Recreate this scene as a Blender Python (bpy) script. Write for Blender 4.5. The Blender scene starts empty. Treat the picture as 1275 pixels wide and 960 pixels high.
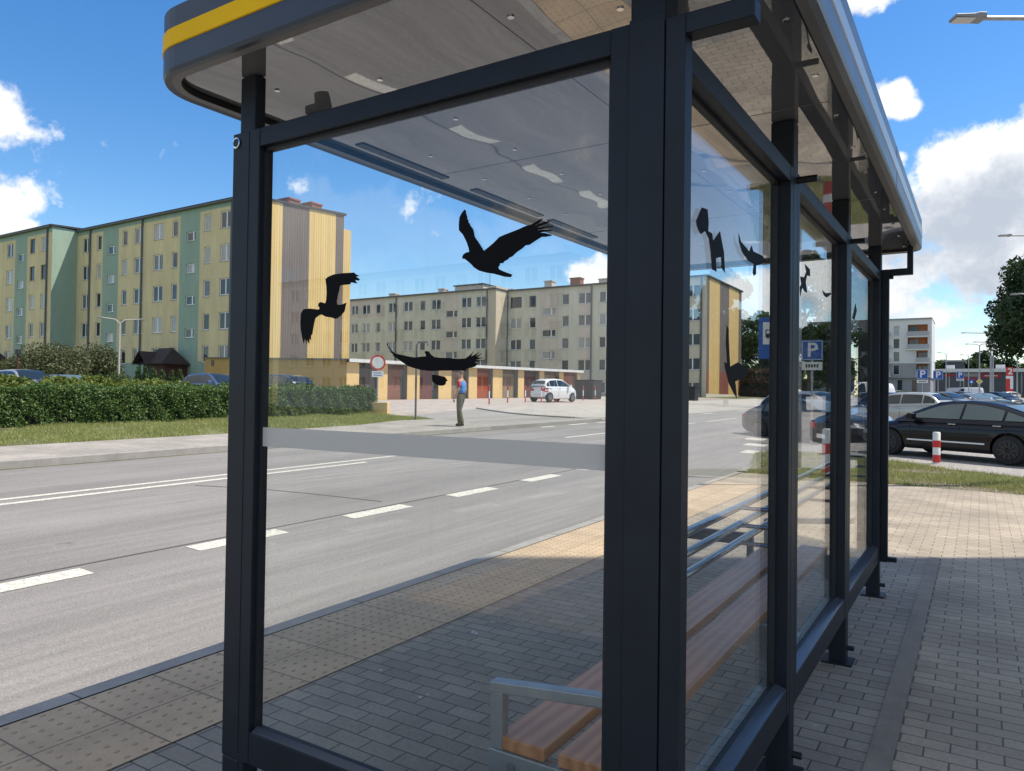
import bpy, bmesh, math, random
import numpy as np
from mathutils import Vector, Matrix, Euler
random.seed(7); rng = np.random.default_rng(7)
PI = math.pi
scene = bpy.context.scene
COL = scene.collection
G = 0.0139                      # the road climbs by about 1.4 %
XS = [-200, -34, -24, -19.5, -15.5, -13.101, -13.1, -10.2, -3.951, -3.95, 300]
RS = [.75, .75, .70, .55, .45, .36, .24, .17, -.12, 0, 0]
YMAX = 260.0
def gy(y): return G * min(y, YMAX)
def T(x, y): return gy(y) + float(np.interp(x, XS, RS))

# ---------------------------------------------------------------- camera
CF, CYAW, CPITCH, CROLL, CH = 915.6, .567, .015, .0138, 1.6
_cy, _sy = math.cos(CYAW), math.sin(CYAW)
_F = Vector((-_sy, _cy, 0)); _R = Vector((_cy, _sy, 0)); _U = Vector((0, 0, 1))
FW = _F * math.cos(CPITCH) + _U * math.sin(CPITCH)
_U2 = -_F * math.sin(CPITCH) + _U * math.cos(CPITCH)
RT = _R * math.cos(CROLL) + _U2 * math.sin(CROLL)
UP = -_R * math.sin(CROLL) + _U2 * math.cos(CROLL)
CAM = Vector((0, 0, CH))
def ray(px, py): return FW + RT * ((px - 637.5) / CF) + UP * ((480 - py) / CF)
def at(px, d, py=480):
    p = CAM + ray(px, py) * d
    return p.x, p.y
def onY(px, py, Y):
    r = ray(px, py); return CAM + r * (Y / r.y)
def onX(px, py, X):
    r = ray(px, py); return CAM + r * (X / r.x)
cam_d = bpy.data.cameras.new('camera'); cam = bpy.data.objects.new('camera', cam_d); COL.objects.link(cam)
cam_d.sensor_width = 36; cam_d.lens = 36 * CF / 1275; cam_d.clip_start = .02; cam_d.clip_end = 3000
m = Matrix((RT, UP, -FW)).transposed().to_4x4(); m.translation = CAM
cam.matrix_world = m; scene.camera = cam

# ---------------------------------------------------------------- materials
def mat(name, col, rough=.6, metal=0., var=0., vscale=6., bump=0., bscale=40., ior=None, stretch=None, island=0., spec=None):
    m = bpy.data.materials.new(name); m.use_nodes = True
    nt = m.node_tree; b = nt.nodes['Principled BSDF']
    b.inputs['Roughness'].default_value = rough; b.inputs['Metallic'].default_value = metal
    if ior: b.inputs['IOR'].default_value = ior
    if spec is not None: b.inputs['Specular IOR Level'].default_value = spec
    b.inputs['Base Color'].default_value = (*col, 1)
    src = None
    if var or bump:
        tc = nt.nodes.new('ShaderNodeTexCoord'); vec = tc.outputs['Object']
        if stretch:
            mp = nt.nodes.new('ShaderNodeMapping'); mp.inputs['Scale'].default_value = stretch
            nt.links.new(vec, mp.inputs['Vector']); vec = mp.outputs['Vector']
    if var:
        n = nt.nodes.new('ShaderNodeTexNoise'); n.inputs['Scale'].default_value = vscale; n.inputs['Detail'].default_value = 6
        n.inputs['Roughness'].default_value = .65
        nt.links.new(vec, n.inputs['Vector'])
        mr = nt.nodes.new('ShaderNodeMapRange'); mr.inputs[1].default_value = .3; mr.inputs[2].default_value = .7
        mr.inputs[3].default_value = 1 - var; mr.inputs[4].default_value = 1 + var
        nt.links.new(n.outputs['Fac'], mr.inputs[0]); src = mr.outputs[0]
    if island:
        g = nt.nodes.new('ShaderNodeNewGeometry')
        mr = nt.nodes.new('ShaderNodeMapRange'); mr.inputs[3].default_value = 1 - island; mr.inputs[4].default_value = 1 + island
        nt.links.new(g.outputs['Random Per Island'], mr.inputs[0])
        if src:
            mm = nt.nodes.new('ShaderNodeMath'); mm.operation = 'MULTIPLY'
            nt.links.new(src, mm.inputs[0]); nt.links.new(mr.outputs[0], mm.inputs[1]); src = mm.outputs[0]
        else: src = mr.outputs[0]
    if src:
        vm = nt.nodes.new('ShaderNodeVectorMath'); vm.operation = 'SCALE'
        vm.inputs[0].default_value = col; nt.links.new(src, vm.inputs['Scale'])
        nt.links.new(vm.outputs[0], b.inputs['Base Color'])
    if bump:
        n2 = nt.nodes.new('ShaderNodeTexNoise'); n2.inputs['Scale'].default_value = bscale; n2.inputs['Detail'].default_value = 4
        nt.links.new(vec, n2.inputs['Vector'])
        bp = nt.nodes.new('ShaderNodeBump'); bp.inputs['Strength'].default_value = bump; bp.inputs['Distance'].default_value = .02
        nt.links.new(n2.outputs['Fac'], bp.inputs['Height']); nt.links.new(bp.outputs[0], b.inputs['Normal'])
    return m
def paver(name, c1, c2, mortar, w=.2, h=.1, rot=0., rough=.8, ms=.006, bump=.5, stain=.18):
    m = bpy.data.materials.new(name); m.use_nodes = True
    nt = m.node_tree; N = nt.nodes; L = nt.links; b = N['Principled BSDF']
    tc = N.new('ShaderNodeTexCoord'); mp = N.new('ShaderNodeMapping'); mp.inputs['Rotation'].default_value[2] = rot
    L.new(tc.outputs['Object'], mp.inputs['Vector'])
    wn = N.new('ShaderNodeTexNoise'); wn.inputs['Scale'].default_value = 3; wn.inputs['Detail'].default_value = 2
    L.new(mp.outputs[0], wn.inputs['Vector'])
    wa = N.new('ShaderNodeVectorMath'); wa.operation = 'MULTIPLY_ADD'; wa.inputs[1].default_value = (.012, .012, 0)
    L.new(wn.outputs['Color'], wa.inputs[0]); L.new(mp.outputs[0], wa.inputs[2])
    br = N.new('ShaderNodeTexBrick'); br.inputs['Scale'].default_value = 1
    br.inputs['Brick Width'].default_value = w; br.inputs['Row Height'].default_value = h
    br.inputs['Mortar Size'].default_value = ms; br.inputs['Mortar Smooth'].default_value = .3
    br.inputs['Color1'].default_value = (*c1, 1); br.inputs['Color2'].default_value = (*c2, 1); br.inputs['Mortar'].default_value = (*mortar, 1)
    L.new(wa.outputs[0], br.inputs['Vector'])
    src = br.outputs['Color']
    for sc, lo, hi in ((1.3, 1 - stain, 1 + stain), (60., .88, 1.12)):
        n = N.new('ShaderNodeTexNoise'); n.inputs['Scale'].default_value = sc; n.inputs['Detail'].default_value = 6
        L.new(tc.outputs['Object'], n.inputs['Vector'])
        mr = N.new('ShaderNodeMapRange'); mr.inputs[1].default_value = .3; mr.inputs[2].default_value = .7; mr.inputs[3].default_value = lo; mr.inputs[4].default_value = hi
        L.new(n.outputs['Fac'], mr.inputs[0])
        vm = N.new('ShaderNodeVectorMath'); vm.operation = 'SCALE'; L.new(src, vm.inputs[0]); L.new(mr.outputs[0], vm.inputs['Scale']); src = vm.outputs[0]
    # pale droppings and gum spots
    n = N.new('ShaderNodeTexNoise'); n.inputs['Scale'].default_value = 9; n.inputs['Detail'].default_value = 3
    L.new(tc.outputs['Object'], n.inputs['Vector'])
    mr = N.new('ShaderNodeMapRange'); mr.inputs[1].default_value = .735; mr.inputs[2].default_value = .76
    L.new(n.outputs['Fac'], mr.inputs[0])
    mx = N.new('ShaderNodeMixRGB'); mx.inputs['Color2'].default_value = (.45, .44, .42, 1)
    L.new(mr.outputs[0], mx.inputs['Fac']); L.new(src, mx.inputs['Color1'])
    L.new(mx.outputs[0], b.inputs['Base Color']); b.inputs['Roughness'].default_value = rough
    bp = N.new('ShaderNodeBump'); bp.inputs['Strength'].default_value = bump; bp.inputs['Distance'].default_value = .006; bp.invert = True
    L.new(br.outputs['Fac'], bp.inputs['Height']); L.new(bp.outputs[0], b.inputs['Normal'])
    return m
def asphalt(name, col, streak=True):
    m = bpy.data.materials.new(name); m.use_nodes = True
    nt = m.node_tree; N = nt.nodes; L = nt.links; b = N['Principled BSDF']
    tc = N.new('ShaderNodeTexCoord'); src = None
    for sc, st, lo, hi in ((.35, (1, 1, 1), .92, 1.08), (1., (1.6, .05, 1), .86, 1.15), (110., (1, 1, 1), .72, 1.3), (4., (3., .16, 1), .90, 1.12), (45., (1, 1, 1), .9, 1.1)):
        mp = N.new('ShaderNodeMapping'); mp.inputs['Scale'].default_value = st
        L.new(tc.outputs['Object'], mp.inputs['Vector'])
        n = N.new('ShaderNodeTexNoise'); n.inputs['Scale'].default_value = sc; n.inputs['Detail'].default_value = 5
        L.new(mp.outputs[0], n.inputs['Vector'])
        mr = N.new('ShaderNodeMapRange'); mr.inputs[1].default_value = .3; mr.inputs[2].default_value = .7; mr.inputs[3].default_value = lo; mr.inputs[4].default_value = hi
        L.new(n.outputs['Fac'], mr.inputs[0])
        if src is None: src = mr.outputs[0]
        else:
            mm = N.new('ShaderNodeMath'); mm.operation = 'MULTIPLY'; L.new(src, mm.inputs[0]); L.new(mr.outputs[0], mm.inputs[1]); src = mm.outputs[0]
    # oil spots and pale scuffed streaks along the lane
    for sc, st, a_, b_, f_ in ((2.6, (1, 1, 1), .70, .76, .62), (1., (5., .22, 1), .66, .78, 1.13), (24., (1, 1, 1), .73, .76, 1.6)):
        mp = N.new('ShaderNodeMapping'); mp.inputs['Scale'].default_value = st; L.new(tc.outputs['Object'], mp.inputs['Vector'])
        n = N.new('ShaderNodeTexNoise'); n.inputs['Scale'].default_value = sc; n.inputs['Detail'].default_value = 6; n.inputs['Roughness'].default_value = .6; L.new(mp.outputs[0], n.inputs['Vector'])
        mr = N.new('ShaderNodeMapRange'); mr.inputs[1].default_value = a_; mr.inputs[2].default_value = b_; mr.inputs[3].default_value = 1; mr.inputs[4].default_value = f_; L.new(n.outputs['Fac'], mr.inputs[0])
        mm = N.new('ShaderNodeMath'); mm.operation = 'MULTIPLY'; L.new(src, mm.inputs[0]); L.new(mr.outputs[0], mm.inputs[1]); src = mm.outputs[0]
    vm = N.new('ShaderNodeVectorMath'); vm.operation = 'SCALE'; vm.inputs[0].default_value = col; L.new(src, vm.inputs['Scale'])
    L.new(vm.outputs[0], b.inputs['Base Color']); b.inputs['Roughness'].default_value = .85; b.inputs['Specular IOR Level'].default_value = .3
    n2 = N.new('ShaderNodeTexNoise'); n2.inputs['Scale'].default_value = 150; n2.inputs['Detail'].default_value = 3
    L.new(tc.outputs['Object'], n2.inputs['Vector'])
    bp = N.new('ShaderNodeBump'); bp.inputs['Strength'].default_value = .35; bp.inputs['Distance'].default_value = .006
    L.new(n2.outputs['Fac'], bp.inputs['Height']); L.new(bp.outputs[0], b.inputs['Normal'])
    return m
def leafmat(name, col, col2, trans=.25):
    m = bpy.data.materials.new(name); m.use_nodes = True
    nt = m.node_tree; N = nt.nodes; L = nt.links; b = N['Principled BSDF']
    g = N.new('ShaderNodeNewGeometry'); mx = N.new('ShaderNodeMixRGB')
    mx.inputs['Color1'].default_value = (*col, 1); mx.inputs['Color2'].default_value = (*col2, 1)
    L.new(g.outputs['Random Per Island'], mx.inputs['Fac'])
    L.new(mx.outputs[0], b.inputs['Base Color']); b.inputs['Roughness'].default_value = .55; b.inputs['Specular IOR Level'].default_value = .35
    tr = N.new('ShaderNodeBsdfTranslucent'); L.new(mx.outputs[0], tr.inputs['Color'])
    ms = N.new('ShaderNodeMixShader'); ms.inputs[0].default_value = trans
    out = N['Material Output']; L.new(b.outputs[0], ms.inputs[1]); L.new(tr.outputs[0], ms.inputs[2]); L.new(ms.outputs[0], out.inputs['Surface'])
    return m
def glassmat(name, tint, refl=1.0, ior=1.5, rough=0.):
    m = bpy.data.materials.new(name); m.use_nodes = True
    nt = m.node_tree; N = nt.nodes; L = nt.links; N.remove(N['Principled BSDF'])
    t = N.new('ShaderNodeBsdfTransparent'); t.inputs['Color'].default_value = (*tint, 1)
    gl = N.new('ShaderNodeBsdfGlossy'); gl.inputs['Roughness'].default_value = rough; gl.inputs['Color'].default_value = (refl, refl, refl, 1)
    # Schlick reflectance, the same from both sides of the pane
    ge = N.new('ShaderNodeNewGeometry'); dt = N.new('ShaderNodeVectorMath'); dt.operation = 'DOT_PRODUCT'
    L.new(ge.outputs['Normal'], dt.inputs[0]); L.new(ge.outputs['Incoming'], dt.inputs[1])
    def fm(op, a, b):
        n = N.new('ShaderNodeMath'); n.operation = op
        for i, v in enumerate((a, b)):
            if isinstance(v, (int, float)): n.inputs[i].default_value = v
            else: L.new(v, n.inputs[i])
        return n.outputs[0]
    c1 = fm('SUBTRACT', 1., fm('ABSOLUTE', dt.outputs['Value'], 0.)); f0 = ((ior - 1) / (ior + 1)) ** 2
    fr = fm('ADD', f0, fm('MULTIPLY', fm('POWER', c1, 6.2), 1 - f0))
    ms = N.new('ShaderNodeMixShader'); L.new(fr, ms.inputs[0]); L.new(t.outputs[0], ms.inputs[1]); L.new(gl.outputs[0], ms.inputs[2])
    # faint dust, smears and dried drips on the pane
    tc = N.new('ShaderNodeTexCoord'); acc = None
    for sc, st, lo, hi, w in ((1.1, (2, 2, .8), .45, .75, .030), (9., (4, 4, .25), .55, .75, .022), (60., (1, 1, 1), .68, .74, .03)):
        mp = N.new('ShaderNodeMapping'); mp.inputs['Scale'].default_value = st; L.new(tc.outputs['Object'], mp.inputs[0])
        n = N.new('ShaderNodeTexNoise'); n.inputs['Scale'].default_value = sc; n.inputs['Detail'].default_value = 4; L.new(mp.outputs[0], n.inputs['Vector'])
        mr = N.new('ShaderNodeMapRange'); mr.inputs[1].default_value = lo; mr.inputs[2].default_value = hi; mr.inputs[4].default_value = w; L.new(n.outputs['Fac'], mr.inputs[0])
        acc = mr.outputs[0] if acc is None else fm('ADD', acc, mr.outputs[0])
    df = N.new('ShaderNodeBsdfDiffuse'); df.inputs['Color'].default_value = (.55, .53, .5, 1)
    m2 = N.new('ShaderNodeMixShader'); L.new(acc, m2.inputs[0]); L.new(ms.outputs[0], m2.inputs[1]); L.new(df.outputs[0], m2.inputs[2])
    L.new(m2.outputs[0], N['Material Output'].inputs['Surface'])
    return m
def film(name, col, alpha):
    m = bpy.data.materials.new(name); m.use_nodes = True
    nt = m.node_tree; N = nt.nodes; L = nt.links; b = N['Principled BSDF']
    b.inputs['Base Color'].default_value = (*col, 1); b.inputs['Roughness'].default_value = .5; b.inputs['Alpha'].default_value = alpha
    return m

M = {}
M['frame'] = mat('anthracite_powder_coat', (.0120, .0160, .0240), .48, 0, .22, 5, .06, 700, spec=.28)
M['bead'] = mat('glazing_bead_paint', (.05, .06, .08), .22)
M['frame_in'] = mat('black_rubber_seal', (.012, .013, .016), .6)
M['fascia'] = mat('roof_fascia_paint', (.026, .038, .060), .42, 0, .12, 3)
M['fascia_rear'] = mat('roof_rear_aluminium', (.27, .285, .31), .42, .6, .1, 3)
M['silver'] = mat('silver_trim_and_glare', (.70, .71, .72), .4, .45)
M['yellow'] = mat('yellow_stripe', (.80, .47, .004), .5, 0, .06, 4, spec=.08)
M['lip'] = mat('roof_lip_grey', (.17, .16, .15), .5, 0, .08, 4)
M['glass'] = glassmat('shelter_glass', (.955, .97, .965))
M['band'] = film('grey_safety_film', (.61, .58, .545), .84)
M['vinyl'] = mat('black_vinyl', (.006, .006, .007), .6, 0, spec=.08)
M['steel'] = mat('brushed_steel', (.50, .51, .53), .16, 1., .1, 30)
M['galv'] = mat('galvanised_steel', (.40, .41, .42), .45, .7, .15, 8)
M['bolt'] = mat('black_bolt', (.01, .01, .012), .5)
M['chrome'] = mat('chrome_screw', (.7, .7, .7), .15, 1.)
M['kerb'] = mat('kerb_concrete', (.31, .288, .26), .85, 0, .16, 5, .4, 90)
M['kerbdark'] = mat('concrete_edging', (.235, .205, .168), .85, 0, .2, 4, .4, 90)
M['dirt'] = mat('dry_earth', (.15, .125, .085), .95, 0, .3, 3, .5, 30)
M['turf'] = mat('turf_base', (.115, .118, .042), .95, 0, .45, 1.2, .5, 30)
M['white_paint'] = mat('worn_road_paint', (.56, .535, .46), .8, 0, .34, 26)
def chipped():
    m = M['white_paint']; nt = m.node_tree; N = nt.nodes; L = nt.links; b = N['Principled BSDF']
    tc = N.new('ShaderNodeTexCoord'); n = N.new('ShaderNodeTexNoise'); n.inputs['Scale'].default_value = 42; n.inputs['Detail'].default_value = 5; n.inputs['Roughness'].default_value = .7
    L.new(tc.outputs['Object'], n.inputs['Vector']); mr = N.new('ShaderNodeMapRange'); mr.inputs[1].default_value = .55; mr.inputs[2].default_value = .62; L.new(n.outputs['Fac'], mr.inputs[0])
    mx = N.new('ShaderNodeMixRGB'); mx.inputs['Color2'].default_value = (.20, .185, .17, 1); L.new(mr.outputs[0], mx.inputs[0]); L.new(b.inputs['Base Color'].links[0].from_socket, mx.inputs[1]); L.new(mx.outputs[0], b.inputs['Base Color'])
chipped()
M['crack'] = mat('bitumen_crack', (.07, .066, .062), .8)
M['asphalt'] = asphalt('road_asphalt', (.208, .195, .183))
M['asphalt2'] = asphalt('lane_asphalt', (.265, .247, .226))
M['pav_shaded'] = paver('shaded_grey_pavers', (.220, .194, .160), (.285, .252, .205), (.075, .066, .056), .2, .1, ms=.0045)
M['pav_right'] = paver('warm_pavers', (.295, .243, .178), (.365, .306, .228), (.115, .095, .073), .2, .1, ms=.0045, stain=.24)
M['pav_far'] = paver('sidewalk_pavers', (.29, .262, .228), (.335, .303, .262), (.2, .18, .16), .2, .1)
M['pav_yard'] = paver('yard_pavers', (.36, .30, .26), (.42, .355, .31), (.22, .18, .16), .3, .15)
M['pav_isl'] = paver('island_pavers', (.37, .335, .285), (.42, .38, .325), (.2, .18, .16), .2, .1)
def wood():
    m = mat('varnished_wood', (.42, .17, .07), .35, 0, 0)
    nt = m.node_tree; N = nt.nodes; L = nt.links; b = N['Principled BSDF']
    tc = N.new('ShaderNodeTexCoord'); mp = N.new('ShaderNodeMapping'); mp.inputs['Scale'].default_value = (5, .55, 5)
    L.new(tc.outputs['Object'], mp.inputs[0])
    w = N.new('ShaderNodeTexWave'); w.inputs['Scale'].default_value = 1.3; w.inputs['Distortion'].default_value = 11; w.inputs['Detail'].default_value = 3; w.inputs['Detail Scale'].default_value = .7
    L.new(mp.outputs[0], w.inputs['Vector'])
    cr = N.new('ShaderNodeValToRGB'); cr.color_ramp.elements[0].color = (.45, .180, .068, 1); cr.color_ramp.elements[1].color = (.60, .275, .115, 1)
    L.new(w.outputs['Fac'], cr.inputs[0]); L.new(cr.outputs[0], b.inputs['Base Color'])
    return m
M['wood'] = wood()
def ceiling():
    m = mat('glossy_ceiling', (.150, .149, .150), .018, 0)
    nt = m.node_tree; N = nt.nodes; L = nt.links; b = N['Principled BSDF']
    b.inputs['IOR'].default_value = 2.4
    tc = N.new('ShaderNodeTexCoord'); n = N.new('ShaderNodeTexNoise'); n.inputs['Scale'].default_value = 1.7; n.inputs['Detail'].default_value = 1
    L.new(tc.outputs['Object'], n.inputs['Vector'])
    bp = N.new('ShaderNodeBump'); bp.inputs['Strength'].default_value = .032; bp.inputs['Distance'].default_value = .12
    L.new(n.outputs['Fac'], bp.inputs['Height']); L.new(bp.outputs[0], b.inputs['Normal'])
    return m
M['ceiling'] = ceiling()

# ---------------------------------------------------------------- mesh helpers
class MB:
    def __init__(s): s.v = []; s.f = []; s.mi = []
    def add(s, vs, fs, mi=0):
        o = len(s.v); s.v += [tuple(v) for v in vs]; s.f += [tuple(i + o for i in f) for f in fs]; s.mi += [mi] * len(fs); return s
    def box(s, x0, x1, y0, y1, z0, z1, mi=0):
        return s.add([(x, y, z) for z in (z0, z1) for y in (y0, y1) for x in (x0, x1)],
                     [(0, 2, 3, 1), (4, 5, 7, 6), (0, 1, 5, 4), (2, 6, 7, 3), (0, 4, 6, 2), (1, 3, 7, 5)], mi)
    def tube(s, pts, r, n=10, cap=True, mi=0):
        pts = [Vector(p) for p in pts]; rs = r if isinstance(r, (list, tuple)) else [r] * len(pts)
        vs = []; fs = []
        up = Vector((0, 0, 1))
        for i, p in enumerate(pts):
            d = (pts[min(i + 1, len(pts) - 1)] - pts[max(i - 1, 0)]).normalized()
            a = d.cross(up if abs(d.z) < .95 else Vector((1, 0, 0))).normalized(); b = a.cross(d)
            vs += [p + (a * math.cos(2 * PI * k / n) + b * math.sin(2 * PI * k / n)) * rs[i] for k in range(n)]
        for i in range(len(pts) - 1):
            fs += [(i * n + k, i * n + (k + 1) % n, (i + 1) * n + (k + 1) % n, (i + 1) * n + k) for k in range(n)]
        if cap: fs += [tuple(range(n)), tuple(reversed(range((len(pts) - 1) * n, len(pts) * n)))]
        return s.add(vs, fs, mi)
    def prism(s, poly, axis, a, b, mi=0):
        """poly of 2-D points extruded along axis from a to b"""
        def P(u, v, w): return {'x': (w, u, v), 'y': (u, w, v), 'z': (u, v, w)}[axis]
        n = len(poly); vs = [P(u, v, a) for u, v in poly] + [P(u, v, b) for u, v in poly]
        fs = [tuple(range(n)), tuple(reversed(range(n, 2 * n)))] + [(i, i + n, (i + 1) % n + n, (i + 1) % n) for i in range(n)]
        return s.add(vs, fs, mi)
    def build(s, name, mats, parent=None, slope=False, bevel=0., smooth=False, loc=None, recalc=True):
        mats = mats if isinstance(mats, (list, tuple)) else [mats]
        me = bpy.data.meshes.new(name)
        vs = s.v
        if slope: vs = [(x, y, z + gy(y)) for x, y, z in vs]
        if parent is not None and slope:
            o = parent.location; vs = [(x - o.x, y - o.y, z - o.z) for x, y, z in vs]
        me.from_pydata(vs, [], s.f)
        for m_ in mats: me.materials.append(M[m_] if isinstance(m_, str) else m_)
        if len(mats) > 1: me.polygons.foreach_set('material_index', s.mi)
        if recalc:
            bm = bmesh.new(); bm.from_mesh(me); bmesh.ops.recalc_face_normals(bm, faces=bm.faces); bm.to_mesh(me); bm.free()
        if smooth:
            me.polygons.foreach_set('use_smooth', [True] * len(me.polygons))
        ob = bpy.data.objects.new(name, me); COL.objects.link(ob)
        if parent is not None: ob.parent = parent
        if loc is not None: ob.location = loc
        if bevel:
            bv = ob.modifiers.new('bevel', 'BEVEL'); bv.width = bevel; bv.segments = 2; bv.limit_method = 'ANGLE'
            bv.angle_limit = math.radians(40)
        elif smooth:
            try: me.set_sharp_from_angle(angle=math.radians(40))
            except Exception: pass
        return ob
def tag(o, label=None, cat=None, group=None, kind=None):
    if label: o['label'] = label
    if cat: o['category'] = cat
    if group: o['group'] = group
    if kind: o['kind'] = kind
    return o
def empty(name, loc, label, cat, rz=0, group=None):
    e = bpy.data.objects.new(name, None); COL.objects.link(e); e.location = loc; e.rotation_euler = (0, 0, rz); e.empty_display_size = .2
    return tag(e, label, cat, group)
def copy_tree(o, parent=None):
    c = o.copy(); COL.objects.link(c)
    if parent is not None: c.parent = parent
    for ch in list(o.children): copy_tree(ch, c)
    return c
def grnd(x, y, dz=0): return Vector((x, y, T(x, y) + dz))
def text(body, name, size, m, parent, loc, rot, extrude=.002, sx=1.):
    cu = bpy.data.curves.new(name, 'FONT'); cu.body = body; cu.size = size; cu.extrude = extrude; cu.align_x = 'CENTER'; cu.align_y = 'CENTER'
    cu.offset = size * .018
    o = bpy.data.objects.new('tmp', cu); COL.objects.link(o)
    dg = bpy.context.evaluated_depsgraph_get(); me = bpy.data.meshes.new_from_object(o.evaluated_get(dg)); me.name = name
    bpy.data.objects.remove(o)
    me.materials.clear(); me.materials.append(M[m] if isinstance(m, str) else m)
    ob = bpy.data.objects.new(name, me); COL.objects.link(ob); ob.parent = parent; ob.location = loc; ob.rotation_euler = rot; ob.scale = (sx, 1, 1)
    return ob

def sheet(name, poly, m, off=.004, kind='structure', extraY=(), box=0., label=None, cat=None):
    """a ground sheet following the terrain; poly in plan"""
    cuts = [x for x in XS[1:-1]]
    def clip(p, ax, val, keep_less):
        out = []
        for i in range(len(p)):
            a, b = p[i], p[(i + 1) % len(p)]
            ia = (a[ax] <= val) if keep_less else (a[ax] >= val); ib = (b[ax] <= val) if keep_less else (b[ax] >= val)
            if ia: out.append(a)
            if ia != ib:
                t = (val - a[ax]) / (b[ax] - a[ax]); q = [a[0] + (b[0] - a[0]) * t, a[1] + (b[1] - a[1]) * t]; q[ax] = val; out.append(tuple(q))
        return out
    mb = MB()
    xc = [-1e4] + cuts + [1e4]; ycs = [-1e4, YMAX, 1e4]
    for i in range(len(xc) - 1):
        p = clip(clip(poly, 0, xc[i], False), 0, xc[i + 1], True)
        if len(p) < 3: continue
        for j in range(2):
            q = clip(clip(p, 1, ycs[j], False), 1, ycs[j + 1], True)
            if len(q) < 3: continue
            xm = sum(a[0] for a in q) / len(q)
            vs = []
            for x, y in q:
                xx = min(max(x, xc[i]), xc[i + 1])
                vs.append((x, y, T(xx, y) + off))
            n = len(vs)
            area = sum(q[k][0] * q[(k + 1) % n][1] - q[(k + 1) % n][0] * q[k][1] for k in range(n))
            if abs(area) < 1e-7: continue
            if area < 0: vs.reverse()
            mb.add(vs, [tuple(range(n))])
            if box:
                mb.add(vs + [(a, b, c - box) for a, b, c in vs], [(k, k + n, (k + 1) % n + n, (k + 1) % n) for k in range(n)])
    o = mb.build(name, m, recalc=False)
    return tag(o, label, cat, None, kind)

def fastmesh(name, V, nper, m, parent=None, loc=None):
    """V: (n*nper,3) array of separate polygons"""
    V = np.asarray(V, dtype=np.float32).reshape(-1, 3); nv = len(V); nf = nv // nper
    me = bpy.data.meshes.new(name)
    me.vertices.add(nv); me.vertices.foreach_set('co', V.ravel())
    me.loops.add(nv); me.loops.foreach_set('vertex_index', np.arange(nv, dtype=np.int32))
    me.polygons.add(nf); me.polygons.foreach_set('loop_start', np.arange(0, nv, nper, dtype=np.int32))
    try: me.polygons.foreach_set('loop_total', np.full(nf, nper, dtype=np.int32))
    except Exception: pass
    me.update(calc_edges=True); me.validate()
    me.materials.append(M[m] if isinstance(m, str) else m)
    o = bpy.data.objects.new(name, me); COL.objects.link(o)
    if parent is not None: o.parent = parent
    if loc is not None: o.location = loc
    return o
def leafquads(P, size, nrm=None, flat=.0):
    """pointed leaf rhombs at points P, sizes about `size`, optional preferred normals"""
    n = len(P)
    d = rng.normal(size=(n, 3)); d /= np.linalg.norm(d, axis=1)[:, None]
    if nrm is not None: d = d + nrm * flat; d /= np.linalg.norm(d, axis=1)[:, None]
    a = np.cross(d, rng.normal(size=(n, 3))); a /= np.linalg.norm(a, axis=1)[:, None] + 1e-9
    b = np.cross(d, a)
    s = (size * rng.uniform(.6, 1.35, n))[:, None]
    q = np.stack([P - a * s, P + b * s * .55, P + a * s, P - b * s * .55], 1)
    return q.reshape(-1, 3)

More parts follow.
